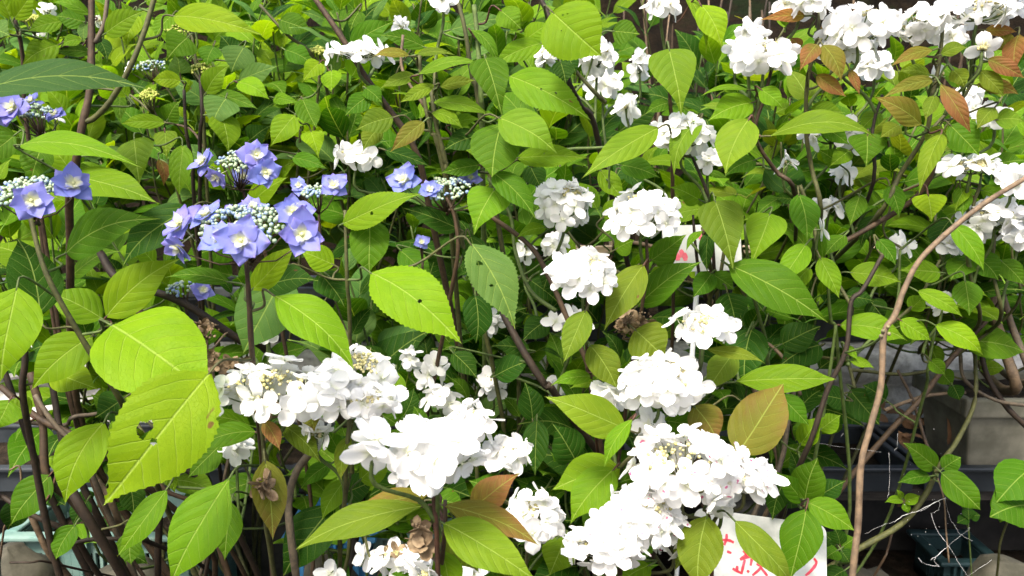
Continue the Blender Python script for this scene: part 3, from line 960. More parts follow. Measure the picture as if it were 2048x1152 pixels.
def head_core(pl, c, targets, stalk_to, col='green', r_stalk=0.0018):
    """peduncle and branchlets as the part's own mesh; returns the part"""
    mb = MB()
    base = c.copy()
    if stalk_to is not None:
        dist = (stalk_to - base).length
        pts = catmull([base, base + Vector((0, 0.004, -0.3 * dist)), stalk_to.lerp(base, 0.3) + Vector((0, 0.004, 0)), stalk_to], 4)
        mb.add(tube([p - c for p in pts], r_stalk, r_stalk * 1.25, 6))
        pl.pts += pts[3:]; pl.arr = None
    for q in targets:
        m1 = base.lerp(q, 0.5) + Vector((0, 0, -0.1 * (q - base).length))
        mb.add(tube([base - c, m1 - c, q - c], 0.0010, 0.0006, 4))
    me = mesh('flower_head', mb.v, mb.f, M_STEM)
    cc = STEMC[col]
    return obj('flower_head', me, pl.root, loc=c - pl.o, color=cc)

def white_head(pl, px, py, rx, ry, d, n, pink=False, buds=40, shape=1.0, fs=1.0, stalk=True, tilt=(0, 0), cov=0.78, dry=0):
    c = P(px, py, d)
    ax, az_ = rx / FPX * d, ry / FPX * d
    fr = 0.0155 * fs
    ax = max(ax - fr * 0.9, 0.004); az_ = max(az_ - fr * 0.75, 0.003)
    ay = min(ax, max(az_ * 1.15, ax * 0.55))
    rot = Matrix.Rotation(tilt[0], 3, 'Y')
    root_c = c + rot @ Vector((0, 0.2 * ay, -az_ * 0.9))
    to = pl.near(root_c + Vector((0, 0.01, -0.05)), 0.02) if stalk else None
    fp, bp = [], []
    off = rng.uniform(0, 6.28)
    n = max(1, round(n * 0.84))
    pole = (Vector((rng.uniform(-.5, .5), -0.6, 0.75)) if buds >= 30 else Vector((0, 0, 0)))
    if buds >= 30: pole.normalize()
    cone = 0.84 if buds >= 60 else 0.94
    for k in range(n):
        zz = 1 - (1 + cov) * (k + 0.5) / n         # from the top down to -cov
        ph = off + k * 2.399963
        rr = math.sqrt(max(0, 1 - zz * zz))
        dv = Vector((rr * math.cos(ph), rr * math.sin(ph), zz)) + rv() * 0.10
        if dv.normalized().dot(pole) > cone: continue
        kk = rng.uniform(0.82, 1.16)
        q = c + rot @ Vector((dv.x * ax * kk, dv.y * ay * kk, dv.z * az_ * kk))
        nv = rot @ Vector((dv.x / max(ax, .01), dv.y / max(ay, .01), dv.z / max(az_, .01))).normalized()
        nv = nv + Vector((0, -0.15, 0.38)) + rv() * 0.36
        fp.append((q, nv))
    sel = [q + (root_c - q) * 0.12 for q, _ in fp]
    h = head_core(pl, root_c, sel[::max(1, len(sel) // 14)], to, 'green' if not pink else 'olive')
    flist = FL_P if pink else FL_W
    for i, (q, nv) in enumerate(fp):
        obj('floret', rng.choice(FL_D if i < dry else flist), h, align(nv, rng.uniform(0, 6.28), q - root_c, fs * rng.uniform(0.82, 1.12) * (0.55 if i < dry else 1)))
    if buds:
        pts = []
        for k in range(buds):
            dv = rv().normalized()
            if dv.z < -0.35: dv.z = -dv.z
            if pole.length > 0.5 and k % 5 < 3:
                dv = (pole + rv() * 0.30).normalized(); kk = rng.uniform(0.92, 1.06)
            else: kk = rng.uniform(0.6, 1.04)
            pts.append(rot @ Vector((dv.x * ax * kk, dv.y * ay * kk, dv.z * az_ * kk)) + c - root_c)
        b = obj('bud_cluster', bud_mesh(pts, 0.0020, M_CREAM, buds // 3, Vector((0, 0, 0))), h)
        b['kind'] = 'stuff'
    return h

def lace_head(pl, bcx, bcy, brx, bry, d, florets, stalk=None, nb=150, mat=None, fs=1.0, col='brown', fl=None):
    """flat lacecap: bud disc plus a ring of large florets given by pixel"""
    c = P(bcx, bcy, d)
    ax, az_ = brx / FPX * d, bry / FPX * d
    pts = []
    for k in range(nb):
        r_ = math.sqrt(rng.random()); a = rng.uniform(0, 6.28)
        clump = math.sin(a * 3 + bcx) * 0.25 + 0.75
        x, y = r_ * math.cos(a) * ax, r_ * math.sin(a) * ax * 0.8
        z = az_ * (0.8 - 0.9 * r_ * r_) * clump + rng.uniform(-1, 1) * az_ * 0.3 + y * 0.45
        pts.append(Vector((x, y, z)))
    root_c = c + Vector((0, 0.01, -az_ - 0.022))
    fp = []
    for f in florets:
        fx, fy, fr_, dn = f[:4]
        q = P(fx, fy, d + dn)
        off = (q - c)
        nv = f[4] if len(f) > 4 else Vector((off.x * 6, -0.75 + off.y * 3, 0.55 + off.z * 4)) + rv() * 0.18
        fp.append((q, nv, fr_ / FPX * (d + dn) / 0.0205))
    if stalk is None: stalk = pl.near(root_c + Vector((0, 0.01, -0.05)), 0.02)
    h = head_core(pl, root_c, [c + p * 0.9 for p in pts[::max(1, nb // 12)]] + [q + (root_c - q) * 0.05 + Vector((0, 0.008, -0.008)) for q, _, _ in fp], stalk, col)
    for q, nv, s_ in fp:
        obj('floret', rng.choice(fl or FL_B), h, align(nv, rng.uniform(0, 6.28), q - root_c, s_ * fs))
    b = obj('bud_cluster', bud_mesh([p + c - root_c for p in pts], 0.0024, mat or M_BLUEBUD, 0), h)
    b['kind'] = 'stuff'
    return h

def dry_head(pl, px, py, rx, ry, d, n):
    c = P(px, py, d); ax, az_ = rx / FPX * d, ry / FPX * d
    root_c = c + Vector((0, 0.005, -az_))
    to = pl.near(root_c, 0.01)
    fp = [c + Vector((rng.uniform(-1, 1) * ax * .7, rng.uniform(-1, 1) * ax * .5, rng.uniform(-1, 1) * az_ * .7)) for _ in range(n)]
    h = head_core(pl, root_c, fp, to, 'tan', 0.0012)
    for q in fp:
        obj('floret', rng.choice(FL_D), h, align(rv() + Vector((0, -.8, .1)), rng.uniform(0, 6.28), q - root_c, rng.uniform(0.45, 0.75)))
    pts = [c - root_c + Vector((rng.uniform(-1, 1) * ax * .8, rng.uniform(-1, 1) * ax * .5, rng.uniform(-1, 1) * az_ * .8)) for _ in range(28)]
    b = obj('bud_cluster', bud_mesh(pts, 0.0016, M_DRY), h); b['kind'] = 'stuff'
    return h

# ================================================================== plants
def at(*q):                         # polyline of (px, py, distance)
    return [P(*k) for k in q]

# ---- P1: blue lacecap hydrangea, front left
p = Plant('lacecap_hydrangea', 'blue lacecap hydrangea with large serrated light green leaves beside the teal crate', (-0.34, 1.12, 0.0))
p.stem(at((60, 432, .80), (92, 545, .80), (160, 670, .82), (235, 790, .85), (262, 850, .9)), .0022, .0045, 'olive')
p.stem(at((492, 520, .76), (497, 585, .77), (503, 690, .79), (512, 790, .85)), .0021, .0042, 'brown')
p.stem(at((892, 395, .98), (908, 430, .98), (916, 500, .99), (903, 580, 1.02), (880, 700, 1.08)), .0021, .0038, 'brown')
p.stem(at((690, 420, .95), (694, 560, .96), (700, 680, 1.0)), .0020, .0036, 'olive')
p.stem(at((478, 345, 1.02), (492, 400, 1.03), (520, 470, 1.05), (560, 640, 1.1)), .0018, .0036, 'brown')
p.stem(at((200, 505, 1.05), (240, 560, 1.04), (360, 602, 1.02), (480, 680, 1.05), (545, 712, 1.1)), .0050, .0060, 'dark')
p.stem(at((212, 525, 1.05), (250, 585, 1.04), (288, 640, 1.04), (330, 760, 1.1)), .0045, .0055, 'brown')
p.stem(at((75, 250, 1.05), (78, 330, 1.05), (90, 480, 1.08)), .0020, .0036, 'brown')
p.stem(at((48, 630, .95), (50, 720, .95), (55, 850, .98)), .0035, .0050, 'dark')
L = p.leaf
L(-60, 190, 302, 176, 62, .72, 'c', phi=.95, sag=.11, dd=.03, pet=False)
L(150, 352, 313, 398, 66, .92, 'y', phi=.6)
L(40, 290, 272, 316, 46, .95, 'y', phi=.8, sag=.1)
L(85, 288, 60, 366, 56, .98, 'g', phi=.3)
L(30, 270, -40, 320, 50, .98, 'g', phi=.4)
L(132, 507, 302, 430, 78, .84, 'g', phi=.55, sag=.09)
L(384, 415, 235, 527, 74, .95, 'd', phi=.5)
L(34, 575, -5, 762, 112, .76, 'Y', phi=.25)
L(80, 632, 35, 470, 95, .82, 'd', phi=.3, dd=.02)
L(205, 638, 95, 582, 68, .98, 'y', phi=.5)
L(212, 634, 356, 516, 82, .98, 'Y', phi=.35, dd=.01)
L(222, 650, 425, 790, 182, .78, 'Y', phi=.35, sag=.1, shape='r', fold=.2)
L(420, 745, 205, 1012, 178, .70, 'Y', phi=.2, sag=.07, shape='o', serr=.036, holes=((.66, .50, .040, 1.4), (.50, .53, .022, .9), (.06, .2, .03, 1)), fold=.14)
L(185, 672, 62, 778, 82, .92, 'Y', phi=.4)
L(110, 745, 195, 778, 62, .95, 'Y', phi=.5)
L(20, 800, -10, 860, 60, .95, 'y', phi=.4)
L(458, 564, 330, 553, 34, .80, 'g', phi=.75, sag=.08)
L(566, 545, 482, 704, 112, .92, 'b', phi=.3, shape='r')
L(503, 580, 592, 486, 52, .80, 'Y', phi=.4, dd=.0)
L(548, 591, 710, 728, 88, .74, 'y', phi=.45, sag=.1, shape='l', serr=.035)
L(535, 572, 632, 556, 58, .86, 'd', phi=.6)
L(668, 530, 600, 500, 52, .98, 'Y', phi=.45)
L(684, 448, 837, 382, 60, .95, 'y', phi=.5, holes=((.6, .42, .022, .8),))
L(738, 438, 735, 546, 78, .96, 'g', phi=.25, shape='r')
L(640, 545, 690, 610, 60, 1.0, 'd', phi=.4)
L(742, 546, 924, 688, 114, .86, 'Y', phi=.3, sag=.09, serr=.034, holes=((.48, .52, .018, .9),), curve=-.03)
L(942, 487, 1031, 655, 88, .86, 'b', phi=.3, serr=.045, holes=((.63, .25, .032, .9), (.64, .52, .02, .8)))
L(990, 378, 946, 466, 82, .94, 'y', phi=.35, shape='h')
L(918, 458, 808, 416, 46, 1.0, 'd', phi=.6)
L(985, 345, 1072, 436, 52, .92, 'g', phi=.4, serr=.05)
L(208, 845, 128, 1010, 86, .84, 'Y', phi=.35, sag=.12, curve=.05)
L(458, 958, 335, 1165, 104, .80, 'y', phi=.35, sag=.07, shape='l', serr=.035)
L(333, 980, 233, 1112, 52, .88, 'y', phi=.45, sag=.12, curve=-.06)
L(463, 1005, 447, 1122, 54, .92, 'g', phi=.35)
L(512, 864, 388, 900, 46, .95, 'g', phi=.5, sag=.14)
L(442, 888, 374, 955, 54, .97, 'g', phi=.4)
L(250, 795, 190, 835, 62, 1.0, 'd', phi=.4)
L(60, 830, 10, 800, 46, 1.0, 'y', phi=.4)
L(100, 950, 15, 1050, 66, 1.05, 'g', phi=.35)
L(340, 590, 400, 530, 44, 1.05, 'y', phi=.4)
L(650, 600, 600, 680, 60, 1.02, 'd', phi=.3)
L(940, 470, 965, 560, 52, 1.05, 'd', phi=.3)
L(800, 500, 865, 560, 50, 1.08, 'g', phi=.4)
B = []
lace_head(p, 490, 452, 92, 30, .755, [(362, 450, 46, -.01), (357, 492, 34, -.02, Vector((-.4, -.5, -.5))), (442, 478, 42, -.035), (485, 482, 48, -.05, Vector((0, -1, .25))), (603, 470, 50, -.03, Vector((.35, -1, .25))), (585, 424, 40, .0), (413, 432, 36, .035), (505, 414, 26, .05), (462, 420, 20, .05)], stalk=P(494, 545, .765), nb=260)
lace_head(p, 472, 325, 42, 20, 1.0, [(408, 325, 32, .0), (512, 312, 34, -.02), (530, 346, 32, -.03), (434, 353, 26, -.02, Vector((-.3, -.6, -.4))), (488, 355, 24, .02)], stalk=P(480, 380, 1.02), nb=130)
lace_head(p, 55, 380, 62, 17, .80, [(63, 402, 42, -.05), (146, 370, 42, -.02), (-25, 385, 40, 0)], stalk=P(66, 450, .80), nb=170)
lace_head(p, 892, 376, 50, 13, .975, [(808, 362, 36, -.01), (860, 380, 22, -.02), (942, 357, 20, .03), (1066, 352, 22, .05)], stalk=P(900, 420, .98), nb=150)
lace_head(p, 632, 382, 28, 12, .98, [(668, 373, 30, -.02), (598, 372, 20, .01)], nb=60)
lace_head(p, 362, 577, 28, 8, 1.02, [(405, 581, 24, -.01)], nb=50)
lace_head(p, 72, 226, 34, 16, 1.04, [(28, 216, 36, -.03), (0, 222, 30, -.01), (110, 230, 22, .03), (62, 205, 22, .04)], stalk=P(75, 262, 1.05), nb=80)
lace_head(p, 843, 487, 6, 4, 1.0, [(843, 485, 17, -.01)], nb=8)
for q in ((410, 660, 30, 22, .98, 6), (420, 722, 26, 22, .94, 5), (470, 728, 18, 12, .96, 3)):
    dry_head(p, *q)

# ---- P2: tall brown-caned hydrangea at far left
p = Plant('tall_hydrangea', 'hydrangea with thick brown upright cane forking beside the grey metal post', (-0.55, 1.35, 0.0))
p.stem(at((183, -30, 1.0), (183, 80, 1.0), (182, 132, 1.0), (178, 190, 1.0), (165, 250, 1.0), (150, 345, 1.02), (140, 470, 1.08)), .0040, .0062, 'brown')
p.stem(at((313, -20, .98), (290, 60, .98), (262, 130, .98), (222, 200, .99), (190, 235, 1.0), (170, 243, 1.0)), .0030, .0038, 'olive', False)
p.stem(at((216, -10, 1.0), (207, 50, 1.0), (190, 86, 1.0)), .0026, .003, 'grey', False)
p.stem(at((35, 60, 1.05), (30, 40, 1.05), (45, 110, 1.08), (60, 300, 1.12)), .0022, .0038, 'brown')
L = p.leaf
L(348, 32, 523, 66, 58, .98, 'Y', phi=.55, sag=.1, attach=P(285, 80, .98))
L(210, 68, 286, 20, 44, 1.0, 'y', phi=.5)
L(272, 28, 252, 92, 38, 1.02, 'Y', phi=.3)
L(125, 42, 55, 62, 34, 1.05, 'y', phi=.5, sag=.12)
L(180, 30, 105, 3, 24, 1.02, 'y', phi=.7, sag=.2)
L(172, 45, 108, 30, 40, 1.06, 'g', phi=.4)
L(118, 90, 45, 128, 46, 1.05, 'y', phi=.5, sag=.14)
L(164, 80, 122, 92, 22, 1.02, 'y', phi=.6, sag=.16)
L(172, 45, 168, 85, 22, 1.02, 'b', phi=.4)
L(22, 40, -12, -25, 36, 1.0, 'Y', phi=.4)
L(28, 38, 68, -20, 38, 1.0, 'Y', phi=.4)
L(-20, 60, 18, 70, 50, .95, 'b', phi=.5)
L(180, 105, 105, 103, 26, 1.08, 'g', phi=.6)
L(195, 75, 215, 120, 30, 1.08, 'd', phi=.4)
L(255, 195, 225, 160, 30, 1.05, 'Y', phi=.4)
L(240, 190, 240, 245, 26, 1.1, 'g', phi=.4)
L(290, 5, 345, -30, 40, 1.0, 'y', phi=.5)

# ---- P3: back-left hydrangea still in green bud
p = Plant('budding_hydrangea', 'light green hydrangea with yellow-green flower buds behind the blue flowers', (-0.62, 1.75, 0.0))
p.stem(at((368, 180, 1.32), (372, 260, 1.33), (385, 330, 1.36), (390, 420, 1.4)), .0026, .0045, 'dark')
p.stem(at((400, 150, 1.34), (404, 230, 1.34), (400, 330, 1.38)), .0026, .0045, 'dark')
p.stem(at((385, 75, 1.36), (392, 120, 1.36), (405, 170, 1.38), (410, 300, 1.42)), .0022, .0042, 'olive')
p.stem(at((598, 200, 1.35), (600, 280, 1.36), (590, 400, 1.42)), .0020, .004, 'olive')
p.stem(at((298, 200, 1.34), (312, 240, 1.36), (340, 330, 1.4)), .0018, .004, 'olive')
p.stem(at((640, 110, 1.4), (635, 200, 1.42), (620, 330, 1.46)), .0018, .004, 'olive')
p.stem(at((520, 10, 1.38), (575, 70, 1.38), (625, 112, 1.4), (660, 210, 1.46)), .0026, .004, 'olive')
L = p.leaf
for a in ((375, 75, 332, 120, 62, 1.32, 'g'), (428, 92, 412, 130, 42, 1.33, 'g'), (489, 93, 462, 143, 62, 1.3, 'b'), (478, 160, 553, 130, 42, 1.3, 'b'),
          (475, 165, 536, 194, 36, 1.28, 'Y'), (360, 148, 352, 102, 42, 1.32, 'b'), (362, 162, 305, 160, 32, 1.3, 'Y'), (452, 197, 422, 258, 66, 1.24, 'b'),
          (412, 186, 456, 130, 44, 1.28, 'y'), (420, 188, 514, 216, 30, 1.28, 'g'), (442, 228, 458, 304, 58, 1.24, 'y'), (590, 230, 540, 290, 50, 1.26, 'Y'),
          (605, 197, 633, 256, 46, 1.27, 'g'), (600, 230, 620, 256, 34, 1.3, 'Y'), (622, 262, 638, 315, 44, 1.26, 'Y'), (664, 140, 662, 184, 40, 1.3, 'Y'), (640, 125, 604, 164, 38, 1.3, 'Y'),
          (330, 246, 243, 246, 28, 1.28, 'y'), (268, 278, 275, 366, 66, 1.2, 'e'), (366, 290, 356, 388, 44, 1.2, 'y'), (330, 262, 332, 316, 44, 1.26, 'e'), (318, 318, 328, 371, 22, 1.24, 'r'),
          (548, 195, 605, 205, 24, 1.3, 'y'), (575, 200, 545, 212, 24, 1.3, 'y'), (500, 280, 540, 250, 46, 1.34, 'd'), (570, 100, 628, 130, 40, 1.36, 'g'), (560, 40, 620, 60, 44, 1.38, 'g'),
          (470, 110, 440, 70, 40, 1.38, 'd'), (335, 240, 360, 200, 40, 1.35, 'g'), (300, 290, 345, 320, 40, 1.34, 'g'), (345, 30, 310, 75, 34, 1.36, 'y'), (640, 330, 580, 312, 34, 1.28, 'y'), (585, 315, 655, 338, 30, 1.24, 'g')):
    L(*a, phi=rng.uniform(.2, .5), sag=rng.uniform(.04, .11), shape=rng.choice('orh'))
for (x, y, rx_, ry_, d) in ((362, 55, 34, 9, 1.36), (402, 138, 26, 10, 1.34), (298, 190, 18, 11, 1.33), (634, 102, 16, 8, 1.4), (60, 36, 16, 7, 1.36)):
    lace_head(p, x, y, rx_, ry_, d, [], nb=90, mat=M_GREENBUD, col='olive')
lace_head(p, 300, 132, 34, 7, 1.5, [(258, 136, 14, -.02)], nb=60, fl=FL_W)
for (x, y, d) in ((110, 232, 1.4), (95, 20, 1.6), (50, 20, 1.62), (85, 135, 1.55), (385, 38, 1.5), (85, 60, 1.7), (200, 45, 1.6)):
    white_head(p, x, y, 20, 15, d, 4, buds=6, fs=.8)
for k in range(20):
    p.shoot(P(rng.uniform(-60, 700), rng.uniform(-40, 330), rng.uniform(1.5, 1.8)), rng.uniform(.16, .28), 4, rng.uniform(.07, .095), 'ggyyYYYdbb', main=k < 3)

# ---- P4: olive-shooted hydrangea, top middle
p = Plant('upright_hydrangea', 'hydrangea with crowded upright olive shoots and narrow arching leaves beside the holed round leaf', (-0.10, 1.45, 0.0))
p.stem(at((625, -10, 1.05), (680, 70, 1.05), (735, 160, 1.06), (790, 235, 1.07), (830, 300, 1.08), (860, 420, 1.12)), .0036, .0052, 'brown')
p.stem(at((862, 180, .98), (872, 250, .98), (890, 320, .99), (898, 400, 1.02)), .0026, .0040, 'olive')
p.stem(at((838, 110, .98), (845, 180, .98), (862, 262, .98), (890, 350, 1.0)), .0022, .0036, 'olive')
p.stem(at((948, 10, 1.0), (955, 80, 1.0), (962, 190, 1.0), (965, 300, 1.04)), .0030, .0042, 'green')
p.stem(at((915, 0, 1.04), (930, 60, 1.04), (945, 160, 1.05), (960, 230, 1.06)), .0026, .004, 'olive')
p.stem(at((806, 70, 1.0), (805, 140, 1.0), (850, 215, .99)), .0018, .0022, 'tan', False)
p.stem(at((870, 130, 1.0), (868, 200, .99), (875, 250, .98)), .0018, .0022, 'olive', False)
p.stem(at((1075, -15, .98), (1105, 50, .98), (1118, 110, .98), (1135, 160, 1.0), (1160, 210, 1.04), (1200, 300, 1.1)), .0030, .0044, 'dark')
p.stem(at((1140, 130, .99), (1185, 180, 1.0), (1210, 205, 1.02)), .0022, .003, 'olive', False)
L = p.leaf
L(1104, 24, 1202, 110, 122, .86, 'Y', phi=.25, shape='r', holes=((.42, .17, .016, .8), (.36, .22, .014, .8), (.62, .34, .012, .8)), sag=.05, attach=P(1100, 40, .98))
L(1018, 152, 1181, 236, 74, .92, 'y', phi=.4, sag=.1, holes=((.5, .42, .012, .9), (.42, .58, .014, .9)))
L(970, 116, 1006, 232, 74, .93, 'g', phi=.3, sag=.12, shape='h')
L(998, 236, 1114, 300, 76, .90, 'e', phi=.4, sag=.06)
L(1004, 246, 984, 354, 98, .92, 'g', phi=.2, sag=.04, shape='r')
L(1034, 316, 1176, 312, 44, .95, 'y', phi=.55, holes=((.4, .4, .012, .8),))
L(1085, 86, 984, 130, 42, 1.0, 'y', phi=.45)
L(1088, 188, 1040, 205, 38, 1.05, 'g', phi=.4)
L(698, 90, 786, 40, 46, 1.08, 'g', phi=.45)
L(835, 150, 962, 122, 24, .95, 'e', phi=.7, sag=.14, shape='l')
L(848, 243, 780, 302, 36, .95, 'O', phi=.4, sag=.1)
L(786, 235, 712, 258, 50, .98, 'o', phi=.4)
L(865, 205, 980, 224, 30, .98, 'e', phi=.6, sag=.12, shape='l')
L(960, 272, 888, 300, 44, .98, 'd', phi=.5)
L(820, 112, 745, 112, 20, .96, 'O', phi=.7, sag=.1, shape='l')
L(830, 110, 908, 106, 16, .97, 'o', phi=.8, sag=.12, shape='l')
L(1128, 108, 1152, 146, 32, .98, 'd', phi=.3, shape='r')
L(1120, 122, 1132, 166, 42, .97, 'd', phi=.3, shape='r')
L(1225, 62, 1280, 68, 48, 1.02, 'g', phi=.4)
L(870, 170, 800, 205, 26, .96, 'e', phi=.5, sag=.12, shape='l')
L(880, 175, 950, 160, 24, .97, 'o', phi=.6, sag=.14, shape='l')
L(830, 150, 760, 175, 26, .98, 'o', phi=.5, sag=.12)
L(862, 225, 925, 255, 28, .97, 'y', phi=.5, sag=.12, shape='l')
L(900, 250, 960, 235, 26, .99, 'y', phi=.55, sag=.1)
L(740, 190, 690, 230, 40, 1.02, 'g', phi=.4)
L(730, 175, 765, 205, 34, 1.02, 'g', phi=.4)
L(900, 60, 1010, 30, 40, 1.08, 'b', phi=.5)
L(1000, 20, 1042, 55, 50, .98, 'y', phi=.4)
L(720, 20, 700, 60, 36, 1.1, 'g', phi=.4)
L(760, 255, 725, 300, 40, 1.0, 'o', phi=.3)
L(850, 95, 760, 70, 34, 1.05, 'g', phi=.5)
L(940, 60, 1000, 130, 24, 1.0, 'g', phi=.5, sag=.16, shape='l')
L(960, 130, 1000, 125, 36, 1.02, 'g', phi=.4)
L(1050, 80, 1100, 45, 40, 1.02, 'Y', phi=.4)
L(960, 330, 880, 345, 34, 1.0, 'g', phi=.4)
L(1060, 330, 1085, 380, 46, 1.02, 'd', phi=.3)
L(770, 300, 860, 330, 30, 1.04, 'd', phi=.5)
white_head(p, 716, 107, 76, 26, 1.02, 15, buds=30, cov=.2)
white_head(p, 712, 312, 54, 32, 1.06, 12, buds=20)
white_head(p, 885, 0, 34, 28, .98, 5, buds=8)
white_head(p, 1195, 112, 48, 40, 1.06, 16, buds=26)
white_head(p, 1090, 112, 28, 28, 1.08, 6, buds=8)
white_head(p, 1208, 166, 44, 30, 1.15, 12, buds=16)
white_head(p, 1252, 214, 20, 16, .98, 3, buds=4, fs=1.15)
white_head(p, 1280, 130, 24, 34, 1.25, 7, buds=8)
white_head(p, 805, 52, 12, 8, 1.15, 2, buds=6)
for k in range(22):
    p.shoot(P(rng.uniform(640, 1200), rng.uniform(-60, 270), rng.uniform(1.25, 1.6)), rng.uniform(.16, .28), 4, rng.uniform(.075, .10), 'gggyybdde', main=k < 3)

# ---- P5: middle white hydrangea
p = Plant('white_hydrangea', 'white hydrangea with snow-white domed heads in front of the white label card', (0.20, 1.45, 0.0))
p.stem(at((975, 428, 1.0), (1060, 492, 1.0), (1100, 560, 1.0), (1140, 650, 1.0), (1172, 722, 1.0), (1185, 790, 1.02)), .0030, .0042, 'brown')
p.stem(at((1175, 600, .90), (1172, 660, .91), (1176, 720, .95), (1185, 800, 1.0)), .0019, .0032, 'red')
p.stem(at((1293, 478, .94), (1294, 540, .95), (1282, 625, .97), (1260, 760, 1.02)), .0019, .0032, 'brown')
p.stem(at((1385, 315, 1.0), (1412, 380, 1.0), (1420, 430, 1.02), (1428, 540, 1.06), (1420, 600, 1.1)), .0019, .0034, 'dark')
p.stem(at((1020, 560, 1.08), (1000, 605, 1.06), (1040, 690, 1.04), (1090, 770, 1.04), (1118, 800, 1.06)), .0048, .0054, 'dark')
p.stem(at((975, 355, 1.05), (1020, 430, 1.05), (1030, 500, 1.05), (1060, 580, 1.04), (1112, 622, 1.02)), .0020, .003, 'green', False)
p.stem(at((1345, 20, 1.0), (1338, 90, 1.0), (1340, 200, 1.04), (1345, 330, 1.1)), .0020, .0034, 'brown')
p.stem(at((1240, 480, 1.15), (1320, 500, 1.15), (1380, 560, 1.16), (1440, 640, 1.18)), .0030, .004, 'tan', True)
L = p.leaf
L(1172, 620, 1126, 726, 54, .88, 'o', phi=.3)
L(1287, 530, 1208, 657, 66, .92, 'o', phi=.3)
L(1180, 690, 1236, 780, 62, .90, 'o', phi=.35)
L(1270, 660, 1330, 715, 84, .94, 'o', phi=.3, shape='r')
L(1182, 752, 1102, 766, 30, .92, 'y', phi=.5, sag=.12)
L(1190, 765, 1140, 775, 20, .95, 'y', phi=.5, sag=.12)
L(1092, 455, 1034, 472, 26, 1.0, 'y', phi=.5)
L(1275, 612, 1402, 518, 60, .98, 'g', phi=.45, sag=.12)
L(905, 705, 956, 757, 44, 1.05, 'd', phi=.4)
L(950, 590, 955, 684, 58, 1.02, 'd', phi=.3, shape='r')
L(990, 752, 1062, 720, 52, 1.06, 'd', phi=.4)
L(1060, 700, 985, 690, 40, 1.08, 'd', phi=.4)
L(1338, 98, 1366, 224, 90, .95, 'e', phi=.25, shape='h', sag=.05)
L(1316, 256, 1164, 353, 58, .92, 'e', phi=.4, sag=.1)
L(1402, 10, 1444, 92, 56, .98, 'Y', phi=.3)
L(1372, -10, 1418, 100, 24, 1.0, 'y', phi=.6, sag=.14)
L(1340, 205, 1292, 225, 26, 1.05, 'g', phi=.5)
L(1400, 400, 1345, 372, 44, 1.05, 'y', phi=.4)
L(1430, 402, 1468, 538, 84, .95, 'o', phi=.25, shape='h')
L(1400, 240, 1345, 345, 46, .96, 'e', phi=.4, sag=.12, curve=.06)
L(1330, 250, 1270, 300, 36, 1.0, 'g', phi=.4)
L(1230, 500, 1268, 480, 44, 1.02, 'y', phi=.4)
L(1310, 530, 1360, 480, 46, 1.0, 'g', phi=.4)
L(1300, 560, 1350, 545, 40, 1.02, 'y', phi=.4)
L(1205, 435, 1255, 395, 36, 1.05, 'y', phi=.4)
L(1060, 560, 1115, 600, 50, 1.1, 'd', phi=.4)
L(1110, 520, 1085, 580, 40, 1.08, 'd', phi=.35)
L(1095, 640, 1045, 680, 50, 1.1, 'd', phi=.35)
L(1240, 330, 1320, 355, 40, 1.05, 'g', phi=.45)
L(1200, 340, 1250, 400, 40, 1.08, 'y', phi=.4)
L(1455, 585, 1472, 645, 62, 1.0, 'd', phi=.35)
L(1330, 700, 1270, 690, 40, 1.02, 'g', phi=.4)
L(1250, 345, 1290, 380, 30, 1.1, 'd', phi=.4)
p.stem(at((1386, 430, 1.02), (1390, 480, 1.02), (1398, 545, 1.04), (1412, 600, 1.07)), .0016, .0026, 'dark', False)
p.stem(at((1376, 478, 1.02), (1402, 510, 1.02), (1424, 545, 1.04)), .0016, .0020, 'green', False)
p.stem(at((1405, 455, 1.0), (1418, 520, 1.02), (1424, 560, 1.05), (1416, 620, 1.08)), .0024, .0030, 'olive', False)
p.stem(at((1452, 470, 1.04), (1444, 530, 1.05), (1430, 610, 1.08)), .0020, .0028, 'olive', False)
L(1300, 522, 1372, 468, 48, .98, 'g', phi=.35)
L(1420, 458, 1414, 545, 30, 1.0, 'd', phi=.4)
L(1406, 462, 1372, 500, 16, .98, 'y', phi=.6, sag=.14, shape='l')
L(1424, 545, 1385, 595, 44, 1.02, 'g', phi=.35)
L(1360, 560, 1300, 545, 34, 1.02, 'y', phi=.45)
L(1425, 548, 1470, 580, 40, 1.02, 'g', phi=.4)
white_head(p, 1168, 548, 80, 54, .88, 30, buds=36)
white_head(p, 1285, 428, 84, 58, .92, 32, buds=30)
white_head(p, 1128, 408, 66, 54, .98, 26, buds=40)
white_head(p, 1368, 270, 66, 46, .97, 22, buds=30)
white_head(p, 1418, 322, 26, 24, 1.02, 4, buds=4)
white_head(p, 1325, 8, 46, 22, .98, 9, buds=14)
white_head(p, 1050, 505, 22, 30, 1.2, 5, buds=6)
white_head(p, 1112, 490, 36, 26, 1.2, 8, buds=8)
white_head(p, 980, 645, 32, 28, 1.18, 8, buds=8)
white_head(p, 1140, 650, 58, 42, 1.06, 7, buds=6)
white_head(p, 1270, 290, 14, 12, 1.2, 2, buds=3)
dry_head(p, 1275, 640, 40, 22, .97, 8)
dry_head(p, 1250, 655, 26, 20, .98, 5)
for k in range(10):
    p.shoot(P(rng.uniform(960, 1330), rng.uniform(300, 600), rng.uniform(1.2, 1.5)), rng.uniform(.16, .26), 4, rng.uniform(.075, .10), 'ggddy', main=k < 2)

